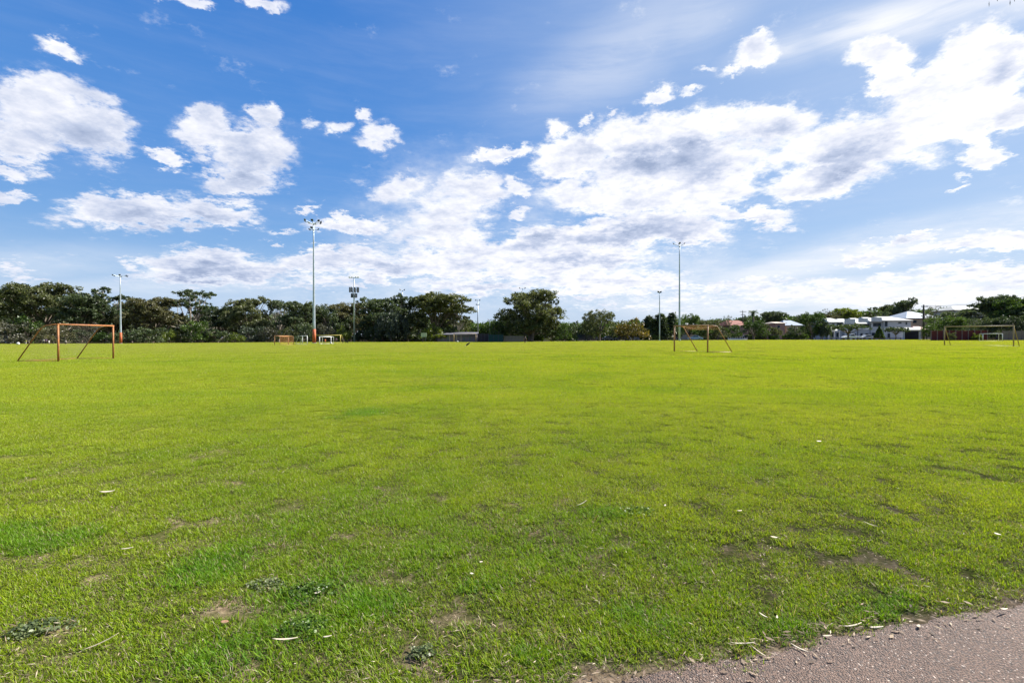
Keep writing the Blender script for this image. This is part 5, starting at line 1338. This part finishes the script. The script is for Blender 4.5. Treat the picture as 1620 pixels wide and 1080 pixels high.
for (px, py, L, w, rz, m, lb) in LV: leaf_thing('fallen_leaf', lb, 'leaf', px, py, L, w, rz, m, .035 if py < 992 or px < 1100 else .020, group='fallen leaves on the lawn and path')
# litter of tiny leaves and bark along the turf edge
def litter():
    n = 1900; x = rng.random(n)*9-1.5; e = rng.normal(size=n)*.07 - .02
    far_ = rng.random(n) < .10; e[far_] -= rng.random(far_.sum())*.8
    y = path_y(x) + (fbm(x*2.2, x*0+3.3, 4, 1)-.5)*.20 + e; ang = rng.random(n)*6.283
    L = .004+.022*rng.random(n)**3; w = L*(.10+.25*rng.random(n)); ti = rng.normal(size=n)*.08
    ca, sa = np.cos(ang), np.sin(ang); z = .0165+.003*rng.random(n)+.012*(e > .02)
    A = np.stack([ca*L, sa*L, ti*L*.6], 1); B = np.stack([-sa*w, ca*w, w*.2], 1); C = np.stack([x, y, z], 1)
    V = np.stack([C-A, C-B, C+A, C+B], 1).reshape(-1, 3); Fc = (np.arange(n)*4)[:, None]+np.array([[0, 1, 2, 3]])
    m = bpy.data.materials.new('leaf_litter'); m.use_nodes = True; T = NT(m.node_tree); g = T.node('ShaderNodeNewGeometry')
    T.l.new(T.ramp(g.outputs['Random Per Island'], [(0, (.05, .035, .025)), (.5, (.15, .10, .065)), (.85, (.30, .23, .15)), (1, (.46, .39, .29))]), T.n['Principled BSDF'].inputs['Base Color']); T.n['Principled BSDF'].inputs['Roughness'].default_value = .9
    o = link('leaf_litter', mkmesh('leaf_litter', V, Fc, m)); o['kind'] = 'stuff'; o['label'] = 'crumbs of bark and dry leaf along the edge of the path'; o['category'] = 'leaf litter'
    # loose grit on the path
    n = 6000; x = rng.random(n)*8-1; y = path_y(x) - rng.random(n)**1.2*1.6 - .01; r = .0012+.0028*rng.random(n)**2.5
    base = np.array([(1, 0, 0), (-.5, .87, 0), (-.5, -.87, 0), (0, 0, .9)]); V = (np.stack([x, y, np.full(n, .016)], 1)[:, None, :] + base[None]*r[:, None, None]).reshape(-1, 3)
    F_ = ((np.arange(n)*4)[:, None, None] + np.array([[0, 1, 3], [1, 2, 3], [2, 0, 3]])[None]).reshape(-1, 3)
    m2 = bpy.data.materials.new('grit'); m2.use_nodes = True; T = NT(m2.node_tree); g = T.node('ShaderNodeNewGeometry')
    T.l.new(T.ramp(g.outputs['Random Per Island'], [(0, (.10, .07, .06)), (.6, (.28, .22, .19)), (1, (.42, .34, .28))]), T.n['Principled BSDF'].inputs['Base Color'])
    o = link('grit', mkmesh('grit', V, F_, m2)); o['kind'] = 'stuff'; o['label'] = 'loose grit scattered on the reddish path'; o['category'] = 'grit'
    # thatch: dry straw lying on worn turf
    n = 50000; y = 1.8+rng.random(n)**1.4*9; x = (rng.random(n)*2-1)*(y*1.15+.4); w, d, k = fields(x, y); e = y-path_y(x)
    kp = (rng.random(n) < .065+w*1.4) & (e > .02); x, y = x[kp], y[kp]; n = len(x); ang = rng.random(n)*6.283
    L = .006+.018*rng.random(n); ww = .0012+.0012*rng.random(n); ca, sa = np.cos(ang), np.sin(ang); z = .008+.022*rng.random(n); ti = rng.normal(size=n)*.3
    A = np.stack([ca*L, sa*L, ti*L], 1); B = np.stack([-sa*ww, ca*ww, ww*.3], 1); C = np.stack([x, y, z], 1)
    V = np.stack([C-A, C-B, C+A, C+B], 1).reshape(-1, 3); Fc = (np.arange(n)*4)[:, None]+np.array([[0, 1, 2, 3]])
    o = link('dry_thatch', mkmesh('dry_thatch', V, Fc, m)); o['kind'] = 'stuff'; o['label'] = 'dry straw lying in the worn spots of the turf'; o['category'] = 'thatch'
litter()
# weed clumps
def weed(px, py, rx, mat, label, n=420, ls=.022, h=.05, sd=1):
    r = np.random.default_rng(sd); x, y = gd(px, py); rad = rx/F*y; t = thing('weed_clump', label, 'weed', (x, y, 0), 0, 'broad leaved weeds in the lawn')
    a = r.random(n)*6.283; q = (r.random(n)**.75)*rad*(.6+.8*vnoise(a*1.6+sd, a*0+sd)); C = np.stack([np.cos(a)*q, np.sin(a)*q*.8, .015+h*r.random(n)*(1-.5*(q/rad)**2).clip(.2, 1)], 1)
    nrm = r.normal(size=(n, 3))*.45; nrm[:, 2] += 1; nrm /= np.linalg.norm(nrm, axis=1, keepdims=True)
    tt = r.normal(size=(n, 3)); u = np.cross(nrm, tt); u /= np.linalg.norm(u, axis=1, keepdims=True); v = np.cross(nrm, u); s = (ls*(.5+.8*r.random(n)))[:, None]*.5
    V = []
    for k in range(6):
        an = k/6*6.283; V.append(C+u*math.cos(an)*s*1.1+v*math.sin(an)*s*.8)
    V = np.stack(V, 1).reshape(-1, 3); Fc = (np.arange(n)*6)[:, None]+np.arange(6)[None]
    link('foliage', mkmesh('foliage', V, Fc, MATS['leaf_'+mat]), t)
    st = MB()
    for i in range(0, n, 9): st.tube([(C[i, 0]*.6, C[i, 1]*.6, 0), tuple(C[i])], .0012, 3, False)
    st.build('stem', MATS['leaf_'+mat], t)
leafmat('leaf_greyweed', (.05, .075, .028), (.13, .16, .06), (.22, .24, .12), .3, 8)
leafmat('leaf_weed', (.028, .060, .008), (.085, .150, .012), (.14, .21, .02), .35, 8)
weed(490, 942, 46, 'weed', 'dark green weed clump, largest in the lower left lawn', 650, .016, .032, 1)
weed(474, 1000, 40, 'weed', 'green weed clump just below the largest one', 380, .016, .026, 2)
weed(420, 930, 30, 'greyweed', 'greyish flat weed left of the dark clump', 420, .014, .016, 3)
weed(50, 1000, 46, 'greyweed', 'greyish flat weed in the lower left corner', 560, .015, .016, 4)
weed(665, 1040, 24, 'greyweed', 'grey green weed clump near the bottom centre', 300, .014, .018, 5)
#weed(120, 985, 34, 'greyweed', 'small greyish weed right of the corner one', 260, .016, .028, 6)
#weed(805, 780, 26, 'olive', 'dull dark weed patch in the middle of the lawn', 240, .022, .03, 7)
weed(1010, 812, 30, 'weed', 'low green weed right of the bleached stick', 260, .018, .022, 8)
#weed(640, 930, 24, 'weed', 'little green weed left of centre near the worn spots', 260, .02, .04, 9)

# ------------------------------------------------------------------ weeping tree beside the camera: only its lowest leaf tips hang into view
p = Vector((4.6, .9, 0)); t = thing('weeping_peppermint', 'drooping tree beside the path, only its leaf tips hang into the top right corner', 'tree', p)
tips = [W3(x, y, d) for x, y, d in ((1562, 15, 2.25), (1575, 6, 2.3), (1595, 13, 2.2), (1602, 7, 2.25), (1565, 4, 2.3), (1612, 3, 2.3), (1640, 12, 2.3), (1680, 40, 2.2), (1720, 30, 2.4))]
MB().tube([(0, 0, 0), (.1, .1, 1.5), (-.2, .3, 3.0), (-.9, .8, 4.2)], [.22, .18, .13, .06], 10).build('trunk', MATS['bark'], t, True)
lb = MB()
for i, q in enumerate(tips):
    q = q - p; top = Vector((q.x+.1, q.y-.02, q.z+.55+.05*(i % 3)))
    MB().tube([(-.9, .8, 4.2), (top+Vector((-.9, .8, 4.2)))/2+Vector((0, 0, .25)), top, q+Vector((0, 0, .05))], [.02, .008, .003, .0012], 5).build('twig', MATS['bark'], t)
    for k in range(9):
        c = q.lerp(top, k/9) if k else q+Vector((0, 0, .03)); a = random.random()*6.28; dx = Vector((math.cos(a)*.012, math.sin(a)*.012, -.035)) if k else Vector((0, 0, -.03)); w = Vector((math.cos(a+1.57), math.sin(a+1.57), 0))*.003
        lb.add([c, c+dx*.5+w, c+dx, c+dx*.5-w], [(0, 1, 2, 3)])
lb.build('leaves', MATS['leaf_grey'], t)
print('objects', len(bpy.data.objects), 'tris', sum(len(o.data.polygons)*2 for o in bpy.data.objects if o.type == 'MESH'))
